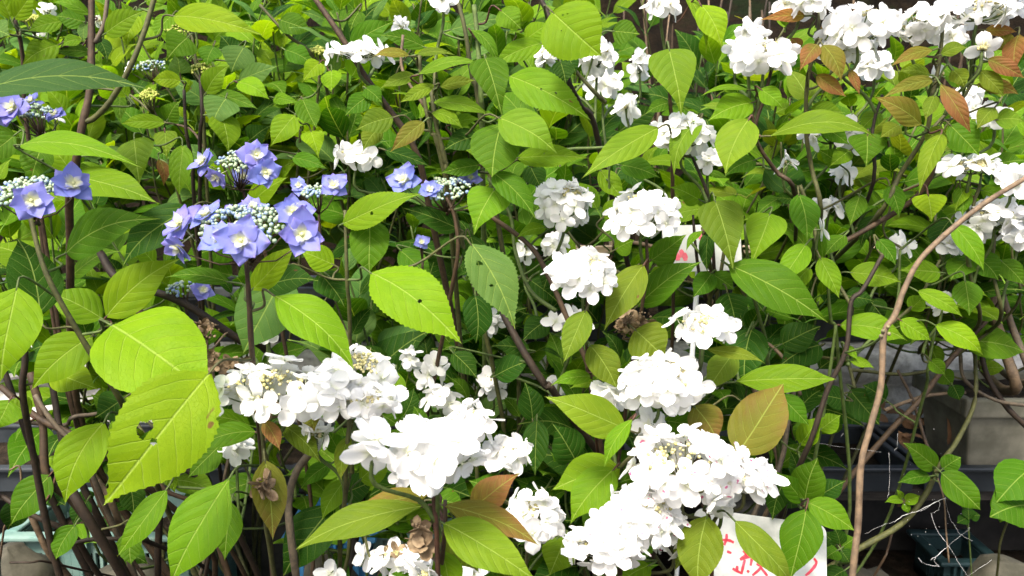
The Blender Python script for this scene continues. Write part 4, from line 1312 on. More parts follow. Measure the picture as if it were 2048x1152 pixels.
# ---- P6: white panicle hydrangea, front centre
p = Plant('panicle_hydrangea', 'white hydrangea with wide low flower panicle and reddened leaves in front of the blue tub', (-0.12, 1.05, 0.0))
p.stem(at((850, 925, .66), (866, 985, .67), (873, 1060, .68), (876, 1152, .70), (880, 1300, .75)), .0020, .0032, 'red')
p.stem(at((522, 845, .82), (527, 900, .83), (530, 960, .84), (540, 1100, .9)), .0020, .0034, 'olive')
p.stem(at((700, 830, .84), (694, 900, .84), (690, 1000, .88), (680, 1100, .94)), .0022, .0036, 'olive')
p.stem(at((625, 900, .88), (592, 945, .88), (578, 1000, .88), (580, 1060, .88), (592, 1152, .9), (600, 1250, .95)), .0042, .0048, 'grey')
p.stem(at((890, 1000, .70), (890, 1060, .70), (880, 1152, .72)), .0018, .0022, 'brown', False)
p.stem(at((950, 890, .88), (955, 980, .9), (950, 1100, .95)), .0019, .0034, 'olive')
p.stem(at((1058, 1080, .84), (1050, 1140, .86), (1030, 1250, .9)), .0018, .003, 'olive')
L = p.leaf
L(848, 1012, 588, 1092, 62, .70, 'o', phi=.55, sag=.09, shape='l', dd=-.02)
L(856, 990, 704, 1016, 42, .72, 'O', phi=.6, sag=.08)
L(886, 1010, 1078, 1082, 58, .70, 'O', phi=.5, sag=.06, shape='l')
L(940, 1020, 1036, 944, 62, .71, 'r', phi=.35, dd=.0)
L(886, 1046, 1075, 1160, 84, .68, 'e', phi=.45, sag=.1)
L(888, 1062, 960, 1140, 78, .74, 'o', phi=.35)
L(882, 1100, 900, 1210, 60, .72, 'Y', phi=.4)
L(530, 920, 546, 1080, 66, .80, 'O', phi=.25, sag=.05)
L(528, 842, 560, 902, 32, .78, 'r', phi=.3)
L(565, 850, 642, 924, 42, .84, 'o', phi=.4)
L(608, 808, 630, 862, 42, .82, 'O', phi=.3)
L(697, 872, 680, 962, 34, .84, 'o', phi=.3)
L(680, 905, 655, 860, 34, .88, 'g', phi=.4)
L(665, 925, 600, 975, 34, .9, 'g', phi=.4)
L(690, 960, 640, 1040, 44, .92, 'y', phi=.4)
L(672, 1005, 560, 1150, 90, .92, 'd', phi=.35, shape='l')
L(792, 742, 760, 822, 66, .95, 'y', phi=.4)
L(748, 820, 800, 850, 50, .95, 'g', phi=.4)
L(760, 850, 720, 920, 60, .94, 'y', phi=.4)
L(720, 960, 790, 905, 60, .92, 'y', phi=.4)
L(690, 985, 750, 960, 56, .95, 'd', phi=.4)
L(1130, 1075, 1098, 1150, 68, .9, 'y', phi=.3)
L(1010, 1000, 940, 960, 60, .88, 'g', phi=.4)
L(870, 1000, 930, 1010, 50, .76, 'g', phi=.5)
L(770, 1130, 880, 1165, 40, .80, 'g', phi=.6)
white_head(p, 560, 780, 145, 64, .80, 44, buds=90, cov=.55)
white_head(p, 715, 745, 78, 66, .84, 24, buds=90, cov=.6)
white_head(p, 735, 800, 82, 40, .80, 20, buds=50, cov=.5)
white_head(p, 632, 868, 44, 32, .84, 6, buds=16)
white_head(p, 872, 902, 112, 78, .645, 20, buds=14, fs=1.1)
white_head(p, 745, 892, 44, 52, .63, 4, buds=0, fs=1.2, stalk=True)
white_head(p, 945, 842, 54, 46, .86, 20, buds=60, cov=.5)
white_head(p, 1015, 908, 52, 38, .88, 18, buds=30)
white_head(p, 800, 945, 28, 26, .86, 4, buds=4)
white_head(p, 1070, 1030, 70, 58, .82, 22, buds=40)
white_head(p, 800, 1115, 62, 42, .80, 14, buds=30, dry=3)
white_head(p, 725, 1112, 24, 20, .9, 2, buds=6)
white_head(p, 665, 1150, 30, 14, .9, 2, buds=0)
white_head(p, 850, 1150, 30, 14, .7, 3, buds=6)
white_head(p, 945, 1150, 22, 12, .9, 3, buds=4)
dry_head(p, 528, 970, 17, 22, .78, 4)
dry_head(p, 838, 1075, 22, 34, .69, 5)
dry_head(p, 530, 815, 12, 14, .80, 2)

# ---- P7: speckled white hydrangea, front right
p = Plant('speckled_hydrangea', 'white hydrangea with pink-speckled heaped panicles above the red-lettered sign', (0.22, 1.02, 0.0))
p.stem(at((1405, 1010, .84), (1418, 1035, .85), (1424, 1100, .88), (1420, 1200, .92)), .0020, .0032, 'red')
p.stem(at((1320, 830, .88), (1300, 880, .89), (1245, 930, .90), (1225, 980, .93), (1215, 1080, .98)), .0020, .0034, 'olive')
p.stem(at((1402, 700, .86), (1396, 760, .88), (1390, 820, .92), (1340, 930, .97)), .0018, .0032, 'olive')
p.stem(at((1230, 1100, .86), (1215, 1180, .88)), .0020, .003, 'brown')
L = p.leaf
L(1252, 858, 1096, 790, 76, .84, 'e', phi=.35, sag=.07)
L(1266, 838, 1206, 930, 34, .82, 'y', phi=.5, sag=.1, shape='l')
L(1240, 935, 1104, 978, 82, .90, 'y', phi=.4)
L(1228, 938, 1138, 1047, 78, .88, 'y', phi=.3)
L(1065, 842, 1050, 764, 52, 1.0, 'd', phi=.35, dd=.01)
L(1074, 838, 1070, 952, 52, .98, 'd', phi=.3)
L(1152, 922, 1108, 848, 72, .96, 'd', phi=.35)
L(1475, 907, 1566, 764, 102, .86, 'O', phi=.2, dd=.01, sag=.03, shape='r')
L(1388, 812, 1436, 882, 68, .88, 'O', phi=.25, shape='r')
L(1330, 842, 1420, 870, 50, .90, 'g', phi=.45)
L(1310, 870, 1370, 830, 44, .92, 'y', phi=.4)
L(1412, 698, 1532, 718, 26, .86, 'o', phi=.6, sag=.08, shape='l')
L(1468, 705, 1414, 782, 56, .90, 'o', phi=.3)
L(1470, 764, 1674, 757, 56, .92, 'y', phi=.55, sag=.08, shape='l')
L(1505, 655, 1490, 770, 82, .98, 'd', phi=.3, holes=((.4, .42, .02, .8), (.62, .40, .016, .9)))
L(1414, 1032, 1396, 1185, 88, .80, 'o', phi=.25, serr=.035)
L(1470, 1042, 1592, 1175, 58, .80, 'o', phi=.45, sag=.16, curve=.06)
L(1400, 1050, 1350, 1140, 60, .88, 'o', phi=.3)
L(1295, 700, 1340, 735, 40, .96, 'g', phi=.4)
L(1480, 800, 1540, 850, 50, .98, 'd', phi=.4)
L(1560, 790, 1620, 850, 46, 1.0, 'g', phi=.4)
L(1200, 1010, 1165, 1060, 40, .95, 'g', phi=.4)
L(1300, 1130, 1240, 1165, 50, .85, 'y', phi=.4)
white_head(p, 1410, 655, 74, 52, .84, 14, buds=60, cov=.5)
white_head(p, 1320, 765, 98, 66, .85, 40, buds=50)
white_head(p, 1215, 795, 42, 40, .90, 8, buds=4)
white_head(p, 1300, 850, 36, 30, .88, 6, buds=6)
white_head(p, 1375, 935, 128, 82, .80, 52, pink=True, buds=60)
white_head(p, 1490, 955, 76, 46, .80, 20, pink=True, buds=24)
white_head(p, 1280, 1030, 96, 66, .80, 34, pink=True, buds=30)
white_head(p, 1345, 1075, 60, 46, .83, 12, pink=True, buds=10)
white_head(p, 1200, 1095, 90, 52, .78, 26, pink=True, buds=24)
white_head(p, 1445, 1005, 36, 30, .83, 5, buds=2)

# ---- P8: red-tinged white hydrangea, top right
p = Plant('red_leaved_hydrangea', 'white hydrangea with copper-red young leaves growing above the arching bare cane', (0.74, 2.36, 0.68))
p.stem(at((1640, 20, .95), (1632, 90, .95), (1615, 160, .96), (1612, 260, .98), (1622, 330, 1.0), (1640, 450, 1.04)), .0020, .0036, 'olive')
p.stem(at((1885, 60, .95), (1878, 130, .95), (1862, 200, .96), (1852, 265, .97), (1800, 350, 1.0), (1740, 450, 1.04)), .0022, .0038, 'olive')
p.stem(at((1545, 130, .95), (1530, 190, .95), (1510, 270, .96), (1550, 340, .98), (1590, 390, 1.02)), .0020, .0036, 'brown')
p.stem(at((1960, 130, .98), (1930, 190, .98), (1880, 240, .98), (1855, 270, .98)), .0018, .0024, 'olive', False)
p.stem(at((1765, 190, 1.0), (1745, 260, 1.0), (1735, 400, 1.03)), .0018, .0034, 'dark')
p.stem(at((1870, 275, .97), (1868, 330, .98), (1845, 380, 1.0), (1790, 425, 1.02), (1647, 505, 1.03), (1600, 520, 1.05)), .0030, .0042, 'brown', True)
L = p.leaf
for a in ((1610, 32, 1526, 36, 26, .92, 'r'), (1635, 88, 1600, 138, 36, .92, 'r'), (1645, 90, 1684, 162, 42, .92, 'O'), (1632, 150, 1693, 194, 30, .93, 'r'),
          (1866, 100, 1783, 131, 26, .93, 'O'), (1842, 250, 1750, 194, 48, .93, 'O'), (1866, 160, 1768, 192, 28, .93, 'O'), (1880, 168, 1943, 263, 36, .92, 'r'),
          (1975, 118, 2050, 156, 32, .94, 'r'), (2038, 68, 2030, 140, 42, .94, 'r'), (1860, 150, 1800, 140, 26, .95, 'o'), (1700, 140, 1720, 190, 18, .95, 'r'),
          (1970, 60, 2035, 62, 22, .95, 'r'), (1880, 110, 1935, 92, 28, .94, 'o'), (1870, 190, 1850, 240, 28, .93, 'o'), (1600, 100, 1580, 75, 24, .95, 'r'),
          (1640, 60, 1690, 45, 26, .96, 'r'), (1645, 60, 1670, 80, 28, .96, 'o'), (1960, 140, 2010, 190, 34, .95, 'o'), (2010, 100, 2000, 60, 34, .95, 'O'), (1820, 90, 1860, 55, 26, .95, 'O'),
          (1850, 265, 1900, 285, 40, .95, 'o'), (1800, 250, 1760, 275, 34, .97, 'o'), (1950, 170, 2040, 185, 30, .96, 'O'), (1990, 215, 1955, 255, 36, .96, 'o'), (1905, 140, 1930, 175, 34, .96, 'o')):
    L(*a, phi=rng.uniform(.2, .5), sag=rng.uniform(.05, .13), shape=rng.choice('ol'))
L(1882, 268, 1834, 384, 40, .92, 'e', phi=.5, sag=.14, curve=-.06)
L(1735, 268, 1733, 333, 70, .98, 'g', phi=.2, shape='h')
L(1540, 272, 1752, 266, 44, .90, 'e', phi=.7, sag=.22, shape='l')
L(1498, 238, 1450, 348, 78, .90, 'e', phi=.25)
L(1505, 205, 1420, 236, 56, .95, 'y', phi=.4)
L(1520, 178, 1566, 214, 38, .93, 'y', phi=.4)
L(1500, 180, 1405, 184, 12, .94, 'y', phi=.8, shape='l')
L(1512, 68, 1488, 126, 50, 1.0, 'd', phi=.3)
L(1510, 320, 1450, 350, 40, 1.0, 'g', phi=.4)
L(1680, 330, 1640, 300, 36, 1.02, 'g', phi=.4)
L(1620, 220, 1690, 225, 40, .98, 'y', phi=.5)
L(1700, 300, 1660, 330, 34, 1.0, 'y', phi=.4)
L(1900, 250, 1960, 310, 60, .98, 'g', phi=.35)
L(1990, 240, 2050, 240, 40, .97, 'e', phi=.5)
L(1640, 250, 1700, 290, 34, 1.0, 'g', phi=.4)
L(1760, 225, 1720, 260, 36, 1.02, 'y', phi=.4)
white_head(p, 1530, 115, 72, 50, .93, 22, buds=70, cov=.5)
white_head(p, 1475, 105, 26, 34, 1.0, 6, buds=6)
white_head(p, 1500, 65, 34, 26, .95, 6, buds=10)
white_head(p, 1600, 8, 70, 26, .92, 14, buds=20)
white_head(p, 1720, 55, 80, 52, .94, 26, buds=40)
white_head(p, 1690, 95, 70, 30, .98, 12, buds=10)
white_head(p, 1835, 50, 66, 46, .94, 16, buds=40)
white_head(p, 1960, 22, 92, 40, .94, 20, buds=60)
white_head(p, 1900, 72, 40, 22, 1.0, 7, buds=6)
white_head(p, 1965, 98, 32, 24, .93, 1, buds=90, stalk=True)
white_head(p, 1880, 150, 24, 18, .98, 1, buds=50)
white_head(p, 1665, 265, 68, 42, 1.06, 16, buds=10)
white_head(p, 1575, 325, 26, 18, 1.0, 2, buds=4)
white_head(p, 1685, 345, 20, 18, 1.1, 3, buds=3)
white_head(p, 1990, 230, 34, 20, 1.0, 5, buds=8)
white_head(p, 1930, 205, 40, 40, 1.1, 8, buds=8)
white_head(p, 1750, 130, 40, 24, 1.05, 8, buds=8)
for k in range(16):
    p.shoot(P(rng.uniform(1500, 2080), rng.uniform(40, 280), rng.uniform(1.15, 1.45)), rng.uniform(.14, .24), 4, rng.uniform(.065, .09), 'ggyoed', main=k < 2)

# ---- P9: green-caned hydrangea, right
p = Plant('green_hydrangea', 'bright green hydrangea with forked brown cane in front of the black trough at right', (0.40, 1.28, 0.0))
p.stem(at((1765, 510, .98), (1725, 580, .98), (1702, 605, .98), (1692, 700, .98), (1655, 780, .99), (1622, 880, 1.0), (1580, 980, 1.04)), .0026, .0042, 'dark')
p.stem(at((1660, 540, 1.0), (1690, 590, .99), (1702, 610, .98)), .0020, .0024, 'olive', False)
p.stem(at((1672, 650, 1.0), (1660, 740, 1.02), (1640, 860, 1.05)), .0019, .0032, 'green')
p.stem(at((1655, 560, 1.0), (1662, 640, 1.02), (1675, 700, 1.04)), .0019, .003, 'green')
p.stem(at((1490, 450, 1.0), (1500, 560, 1.02), (1520, 640, 1.04), (1535, 720, 1.08)), .0019, .0034, 'green')
p.stem(at((1600, 370, 1.02), (1625, 440, 1.02), (1640, 510, 1.02), (1670, 580, 1.03)), .0024, .003, 'olive', False)
p.stem(at((1800, 500, 1.05), (1790, 620, 1.05), (1720, 700, 1.03), (1695, 730, 1.0)), .0018, .0024, 'green', False)
p.stem(at((1880, 520, 1.05), (1835, 600, 1.05), (1780, 650, 1.05), (1720, 700, 1.04)), .0018, .0024, 'olive', False)
p.stem(at((1870, 660, 1.08), (1855, 740, 1.1), (1845, 800, 1.14)), .0018, .0028, 'green')
L = p.leaf
L(1540, 428, 1500, 527, 76, .97, 'y', phi=.25, shape='h')
L(1597, 388, 1615, 482, 56, .97, 'g', phi=.3)
L(1612, 488, 1556, 572, 50, .96, 'y', phi=.35)
L(1457, 530, 1658, 642, 84, .95, 'g', phi=.5, sag=.12)
L(1620, 535, 1580, 592, 36, .98, 'y', phi=.35)
L(1640, 515, 1680, 596, 42, .97, 'y', phi=.3)
L(1780, 370, 1801, 433, 38, 1.0, 'g', phi=.3)
L(1856, 388, 1864, 442, 60, .98, 'Y', phi=.25, shape='h')
L(1905, 448, 1972, 542, 42, .98, 'y', phi=.35)
L(1920, 372, 1925, 432, 34, 1.0, 'g', phi=.35)
L(1755, 478, 1792, 530, 32, 1.0, 'g', phi=.35)
L(1700, 545, 1805, 562, 48, 1.02, 'y', phi=.45)
L(1880, 545, 1800, 540, 44, 1.02, 'y', phi=.45)
L(1835, 582, 1930, 632, 32, 1.0, 'y', phi=.5, sag=.12)
L(1870, 650, 1970, 708, 44, 1.0, 'Y', phi=.45, sag=.08)
L(1680, 650, 1818, 676, 52, 1.0, 'y', phi=.5, sag=.12)
L(1800, 640, 1865, 680, 40, 1.02, 'Y', phi=.45)
L(1820, 620, 1850, 590, 36, 1.05, 'y', phi=.4)
L(1860, 720, 1892, 750, 30, 1.05, 'y', phi=.4)
L(1560, 395, 1510, 430, 34, 1.02, 'g', phi=.45)
L(1590, 400, 1545, 395, 22, 1.02, 'd', phi=.5)
L(1690, 470, 1650, 510, 34, 1.0, 'g', phi=.4)
L(1645, 520, 1635, 440, 20, 1.0, 'g', phi=.6)
L(1720, 390, 1700, 450, 38, 1.02, 'g', phi=.3)
L(1750, 430, 1720, 490, 34, 1.05, 'd', phi=.35)
L(1930, 560, 1940, 630, 52, 1.02, 'g', phi=.3)
L(1950, 510, 2000, 560, 50, 1.05, 'g', phi=.4)
L(1690, 590, 1750, 600, 40, 1.08, 'd', phi=.4)
L(1740, 600, 1770, 640, 44, 1.08, 'd', phi=.35)
L(1560, 690, 1640, 650, 60, 1.1, 'd', phi=.4)
L(1640, 690, 1560, 730, 66, 1.1, 'd', phi=.4)
L(1700, 720, 1750, 735, 20, 1.0, 'y', phi=.5)
L(1690, 690, 1715, 720, 16, 1.0, 'y', phi=.5)
for a in ((1610, 1004, 1632, 918, 66, .98, 'g'), (1605, 1004, 1554, 944, 42, .99, 'g'), (1615, 1004, 1712, 1062, 56, .96, 'y'), (1612, 1018, 1580, 1158, 80, .94, 'g'),
          (1600, 890, 1640, 830, 44, 1.02, 'y'), (1618, 850, 1590, 880, 40, 1.04, 'g'), (1640, 860, 1680, 830, 40, 1.04, 'y'), (1570, 960, 1545, 1040, 50, 1.02, 'd'), (1600, 960, 1580, 900, 36, 1.05, 'd'), (1640, 990, 1690, 960, 40, 1.08, 'd'),
          (1770, 800, 1730, 770, 50, 1.2, 'd'), (1700, 780, 1760, 850, 60, 1.2, 'd'), (1690, 800, 1640, 790, 46, 1.15, 'd'), (1560, 880, 1530, 850, 40, 1.1, 'd')):
    L(*a, phi=rng.uniform(.25, .45), shape=rng.choice('or'))
white_head(p, 1638, 458, 17, 14, .97, 1, buds=0, fs=1.05)
white_head(p, 1660, 415, 46, 20, 1.12, 6, buds=4)
white_head(p, 1800, 492, 36, 16, 1.08, 5, buds=2)
white_head(p, 1885, 612, 30, 14, 1.05, 2, buds=30)
for k in range(16):
    p.shoot(P(rng.uniform(1380, 2080), rng.uniform(260, 500), rng.uniform(1.15, 1.5)), rng.uniform(.16, .24), 4, rng.uniform(.07, .095), 'gggyyd', main=k < 3)

# ---- P10: white hydrangea at the right edge
p = Plant('edge_hydrangea', 'white hydrangea with loose flat heads crossed by the arching bare cane', (1.25, 2.36, 0.68))
p.stem(at((1960, 370, 1.0), (1945, 420, 1.0), (1935, 520, 1.04), (1960, 640, 1.1)), .0020, .0034, 'olive')
p.stem(at((1990, 470, 1.05), (1985, 540, 1.06), (2000, 640, 1.1)), .0020, .0034, 'olive')
p.stem(at((2060, 560, 1.3), (1985, 590, 1.3), (2010, 700, 1.32), (2030, 780, 1.34)), .008, .010, 'tan')
p.stem(at((2060, 480, 1.3), (2000, 540, 1.3), (2020, 640, 1.32), (2060, 760, 1.34)), .005, .007, 'grey')
p.stem(at((1950, 520, 1.25), (2000, 480, 1.25), (2060, 470, 1.3)), .004, .005, 'tan', False)
L = p.leaf
L(1985, 330, 2048, 320, 40, 1.0, 'g', phi=.4)
L(1935, 370, 1910, 420, 30, 1.0, 'y', phi=.4)
L(1940, 520, 1900, 560, 50, 1.05, 'g', phi=.4)
L(2000, 520, 2050, 570, 40, 1.05, 'g', phi=.4)
L(1900, 440, 1870, 500, 50, 1.08, 'd', phi=.4)
L(1960, 380, 2030, 400, 36, 1.02, 'y', phi=.4)
L(1890, 330, 1910, 368, 28, 1.0, 'Y', phi=.3)
white_head(p, 1945, 335, 62, 34, .98, 10, buds=90, cov=.35)
white_head(p, 2025, 360, 40, 36, .97, 7, buds=16)
white_head(p, 1995, 435, 66, 44, 1.0, 20, buds=40)
white_head(p, 1945, 450, 40, 34, 1.02, 8, buds=8)
white_head(p, 1895, 490, 30, 22, 1.06, 6, buds=10)
white_head(p, 2040, 470, 30, 26, 1.06, 6, buds=8)
for k in range(10):
    p.shoot(P(rng.uniform(1850, 2150), rng.uniform(260, 560), rng.uniform(1.2, 1.55)), rng.uniform(.16, .24), 4, rng.uniform(.07, .095), 'gggyyd', main=k < 2)

# ---- back row plants growing from the troughs
def back(name, label, root, x0, x1, y0, y1, d0, d1, n, tints, size=.115, heads=(), main=4):
    p = Plant(name, label, root)
    for k in range(n):
        p.shoot(P(rng.uniform(x0, x1), rng.uniform(y0, y1), rng.uniform(d0, d1)), rng.uniform(.20, .34), 5, size * rng.uniform(.85, 1.2), tints, main=k < main, rad=.0022, col='green' if k >= main else 'olive')
    for q in heads:
        white_head(p, *q)
    return p
back('background_hydrangea', 'dense green hydrangea behind the plant with yellow-green buds', (-0.95, 2.38, .68), -120, 480, -80, 330, 1.85, 2.2, 30, 'ggyyYbdd')
back('background_hydrangea', 'dense green hydrangea at the back between the budding and olive-shooted plants', (-0.35, 2.38, .68), 420, 900, -80, 320, 1.85, 2.2, 30, 'ggyyYdbd')
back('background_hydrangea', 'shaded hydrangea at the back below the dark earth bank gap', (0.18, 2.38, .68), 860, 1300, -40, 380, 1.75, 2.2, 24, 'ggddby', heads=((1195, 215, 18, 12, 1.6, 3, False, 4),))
back('background_hydrangea', 'dark green hydrangea behind the copper-leaved plant', (0.62, 2.38, .68), 1380, 1800, 60, 420, 1.7, 2.1, 26, 'gggddy', heads=((1810, 350, 30, 20, 1.5, 4, False, 4),))
back('background_hydrangea', 'dark green hydrangea behind the loose flat white heads', (1.2, 2.38, .68), 1750, 2200, 60, 480, 1.6, 2.0, 26, 'gggddy')
back('middle_hydrangea', 'leafy hydrangea filling the space right behind the budding plant', (-0.62, 1.9, 0.0), -60, 420, -60, 300, 1.55, 1.8, 26, 'gyyYYbdg', .10, main=2)
back('middle_hydrangea', 'leafy hydrangea filling the space behind the flat white head and brown cane', (-0.25, 1.9, 0.0), 420, 820, -60, 330, 1.5, 1.8, 26, 'gyyYYbdg', .10, main=2)
back('middle_hydrangea', 'leafy hydrangea filling the space behind the narrow arching leaves', (0.05, 1.9, 0.0), 760, 1180, -30, 380, 1.45, 1.75, 24, 'ggyybdd', .10, main=2)
back('middle_hydrangea', 'leafy hydrangea filling the space behind the copper leaves', (0.80, 2.30, 0.68), 1480, 2080, 120, 420, 1.4, 1.7, 30, 'ggyydd', .10, main=2)
# shaded low plants
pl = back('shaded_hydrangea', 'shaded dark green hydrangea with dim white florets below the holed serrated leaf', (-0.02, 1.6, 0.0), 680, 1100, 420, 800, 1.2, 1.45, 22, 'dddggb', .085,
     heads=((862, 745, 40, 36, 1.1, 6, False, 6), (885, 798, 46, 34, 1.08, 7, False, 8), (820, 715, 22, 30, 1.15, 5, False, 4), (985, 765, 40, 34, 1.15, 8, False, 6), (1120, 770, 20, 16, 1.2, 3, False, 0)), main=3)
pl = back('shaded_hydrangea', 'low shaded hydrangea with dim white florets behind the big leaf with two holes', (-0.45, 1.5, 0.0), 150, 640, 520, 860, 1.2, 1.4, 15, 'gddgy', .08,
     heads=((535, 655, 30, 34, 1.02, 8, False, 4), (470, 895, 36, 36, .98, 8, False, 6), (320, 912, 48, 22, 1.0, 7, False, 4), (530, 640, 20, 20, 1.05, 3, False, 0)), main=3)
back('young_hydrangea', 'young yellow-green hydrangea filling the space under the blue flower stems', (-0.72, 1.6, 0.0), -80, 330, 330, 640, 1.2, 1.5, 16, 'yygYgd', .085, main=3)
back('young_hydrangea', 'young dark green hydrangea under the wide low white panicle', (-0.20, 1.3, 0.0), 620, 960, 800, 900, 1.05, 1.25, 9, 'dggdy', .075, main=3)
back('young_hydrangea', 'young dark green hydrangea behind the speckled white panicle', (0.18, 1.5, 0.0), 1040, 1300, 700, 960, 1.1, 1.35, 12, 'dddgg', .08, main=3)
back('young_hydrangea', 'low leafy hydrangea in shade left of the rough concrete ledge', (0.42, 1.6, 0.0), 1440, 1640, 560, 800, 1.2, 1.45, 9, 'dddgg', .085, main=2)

# ---- low left tangle of old woody stems
p = Plant('woody_shrub', 'old woody shrub with tangled bare brown branches rising over the teal crate', (-0.60, 1.36, 0.0))
for pts, r0, r1, c in (
    (((0, 772, 1.05), (70, 832, 1.05), (150, 872, 1.05), (205, 905, 1.08)), .004, .005, 'brown'),
    (((60, 745, 1.06), (85, 840, 1.06), (95, 955, 1.06), (150, 1008, 1.08), (240, 1135, 1.12)), .005, .006, 'brown'),
    (((130, 960, 1.02), (160, 1010, 1.02), (200, 1075, 1.04), (245, 1150, 1.08)), .006, .0075, 'dark'),
    (((0, 990, 1.08), (60, 1028, 1.08), (145, 1070, 1.1), (185, 1130, 1.14)), .0035, .005, 'dark'),
    (((62, 1030, 1.1), (95, 1100, 1.12), (130, 1145, 1.16)), .0045, .005, 'tan'),
    (((180, 945, 1.2), (215, 990, 1.2), (240, 1050, 1.22), (250, 1090, 1.25)), .005, .006, 'tan'),
    (((70, 790, 1.04), (110, 850, 1.04), (165, 905, 1.05), (205, 1000, 1.08)), .003, .004, 'grey'),
    (((0, 720, 1.1), (40, 830, 1.1), (75, 930, 1.12), (110, 1010, 1.14)), .004, .006, 'dark'),
    (((330, 915, 1.05), (390, 950, 1.05), (430, 985, 1.08), (470, 1050, 1.12)), .004, .005, 'dark'),
    (((305, 930, 1.1), (330, 980, 1.1), (400, 1010, 1.12), (440, 1060, 1.16)), .003, .004, 'brown'),
    (((20, 940, 1.15), (40, 935, 1.15), (38, 1000, 1.16), (5, 1080, 1.2)), .0015, .0018, 'tan'),
    (((130, 1095, 1.08), (175, 1080, 1.08), (250, 1078, 1.1), (300, 1085, 1.15)), .003, .0035, 'dark'),
    (((20, 1125, 1.06), (60, 1125, 1.06), (120, 1130, 1.1)), .0014, .002, 'dark'),
    (((320, 930, 1.2), (318, 1050, 1.22), (316, 1160, 1.25)), .005, .006, 'dark'),
    (((420, 1060, 1.2), (418, 1110, 1.22), (410, 1160, 1.25)), .003, .004, 'dark'),
    (((0, 840, 1.12), (60, 845, 1.12), (130, 850, 1.14), (180, 830, 1.16)), .003, .003, 'grey'),
    (((95, 700, 1.12), (110, 800, 1.12), (130, 900, 1.12), (180, 1000, 1.14)), .004, .006, 'dark')):
    p.stem(at(*pts), r0, r1, c, True, 'branch', record=True)
L = p.leaf
for a in ((150, 1050, 110, 1120, 44, 1.05, 'g'), (265, 1060, 262, 1130, 44, 1.0, 'g'), (175, 1000, 145, 1050, 40, 1.12, 'd'), (260, 970, 268, 1030, 46, 1.15, 'd'), (165, 980, 175, 1010, 30, 1.15, 'd'), (195, 1060, 225, 1045, 28, 1.2, 'd'),
          (90, 990, 130, 1010, 30, 1.15, 'd'), (40, 1000, 15, 1060, 50, 1.12, 'd'), (350, 960, 430, 985, 46, 1.05, 'y'), (330, 930, 350, 985, 26, 1.02, 'y')):
    L(*a, phi=rng.uniform(.25, .45), shape='r')

# ---- bare arching cane and the branches in the lower right gap
p = Plant('bare_cane', 'long leafless tan cane arching out over the dark gap', tuple(P(1700, 1420, .80)), 'cane')
p.o.z = 0.0; p.root.location.z = 0.0
p.stem(at((2120, 318, .80), (2048, 358, .79), (1950, 420, .78), (1850, 508, .78), (1812, 570, .78), (1790, 630, .78), (1768, 668, .78), (1762, 770, .78), (1742, 850, .78), (1722, 930, .78), (1716, 1050, .78), (1704, 1160, .78)), .0024, .0036, 'tan', True, 'cane', smooth=6, sides=9)
V, Fc = [], []
kn = MB()
for dx, dy in ((-6, 0), (4, -8), (-10, 10), (6, 6)):
    q = P(1772 + dx, 662 + dy, .777)
    kn.add(([v * .0022 + q - p.o for v in IV], IF))
obj('node_knot', mesh('node_knot', kn.v, kn.f, M_STEM), p.root, color=(.15, .14, .07, 1))
p.stem(at((1690, 706, .86), (1740, 690, .82), (1770, 668, .785)), .0012, .0016, 'green', False, 'twig')

p = Plant('woody_shrub', 'thin woody shrub with crossing brown branches and few leaves before the cement pot', (0.60, 1.62, 0.0))
for pts, r0, r1, c in (
    (((2020, 560, 1.25), (1990, 620, 1.24), (1900, 720, 1.22), (1840, 800, 1.2), (1780, 862, 1.2), (1690, 968, 1.2), (1640, 1040, 1.22)), .0036, .0050, 'brown'),
    (((1950, 700, 1.3), (1950, 800, 1.28), (1915, 880, 1.25), (1880, 930, 1.22), (1850, 990, 1.22), (1800, 1050, 1.22), (1690, 1115, 1.22)), .0032, .0055, 'olive'),
    (((1795, 740, 1.25), (1825, 800, 1.24), (1850, 880, 1.23), (1872, 935, 1.22)), .0022, .003, 'brown'),
    (((1960, 650, 1.35), (1970, 740, 1.34), (2010, 810, 1.33), (2060, 860, 1.33)), .004, .005, 'dark'),
    (((1920, 700, 1.3), (1930, 760, 1.3), (1990, 800, 1.31), (2060, 812, 1.33)), .003, .003, 'grey'),
    (((1930, 785, 1.3), (1850, 792, 1.26), (1770, 820, 1.2)), .0025, .003, 'tan'),
    (((1875, 955, 1.2), (1888, 1000, 1.2), (1892, 1060, 1.2), (1898, 1125, 1.2)), .0010, .0013, 'tan'),
    (((1590, 770, 1.15), (1575, 850, 1.15), (1560, 930, 1.15), (1510, 1025, 1.12)), .0036, .0040, 'grey'),
    (((1500, 680, 1.2), (1540, 690, 1.2), (1585, 740, 1.18), (1600, 790, 1.16)), .0026, .003, 'tan'),
    (((1785, 1060, 1.25), (1775, 1100, 1.25), (1755, 1140, 1.26)), .0018, .002, 'brown')):
    p.stem(at(*pts), r0, r1, c, pts[-1][1] > 1000 and pts[-1][0] != 1898, 'branch')
L = p.leaf
for a in ((1872, 935, 1810, 886, 44, 1.18, 'g'), (1860, 952, 1800, 963, 28, 1.18, 'g'), (1882, 945, 1964, 1020, 54, 1.16, 'g'), (1885, 938, 1922, 914, 36, 1.2, 'g'),
          (1806, 1000, 1772, 1003, 17, 1.2, 'y'), (1808, 1004, 1840, 992, 22, 1.2, 'y'), (1808, 1006, 1818, 1026, 16, 1.2, 'y'), (1805, 998, 1795, 980, 12, 1.2, 'y'),
          (1905, 770, 1920, 800, 30, 1.28, 'd'), (1880, 740, 1905, 770, 34, 1.3, 'g'), (1960, 740, 2010, 735, 30, 1.4, 'y'), (1990, 700, 1950, 720, 30, 1.45, 'g'), (1860, 690, 1880, 735, 34, 1.35, 'y')):
    L(*a, phi=rng.uniform(.2, .4), shape='r')
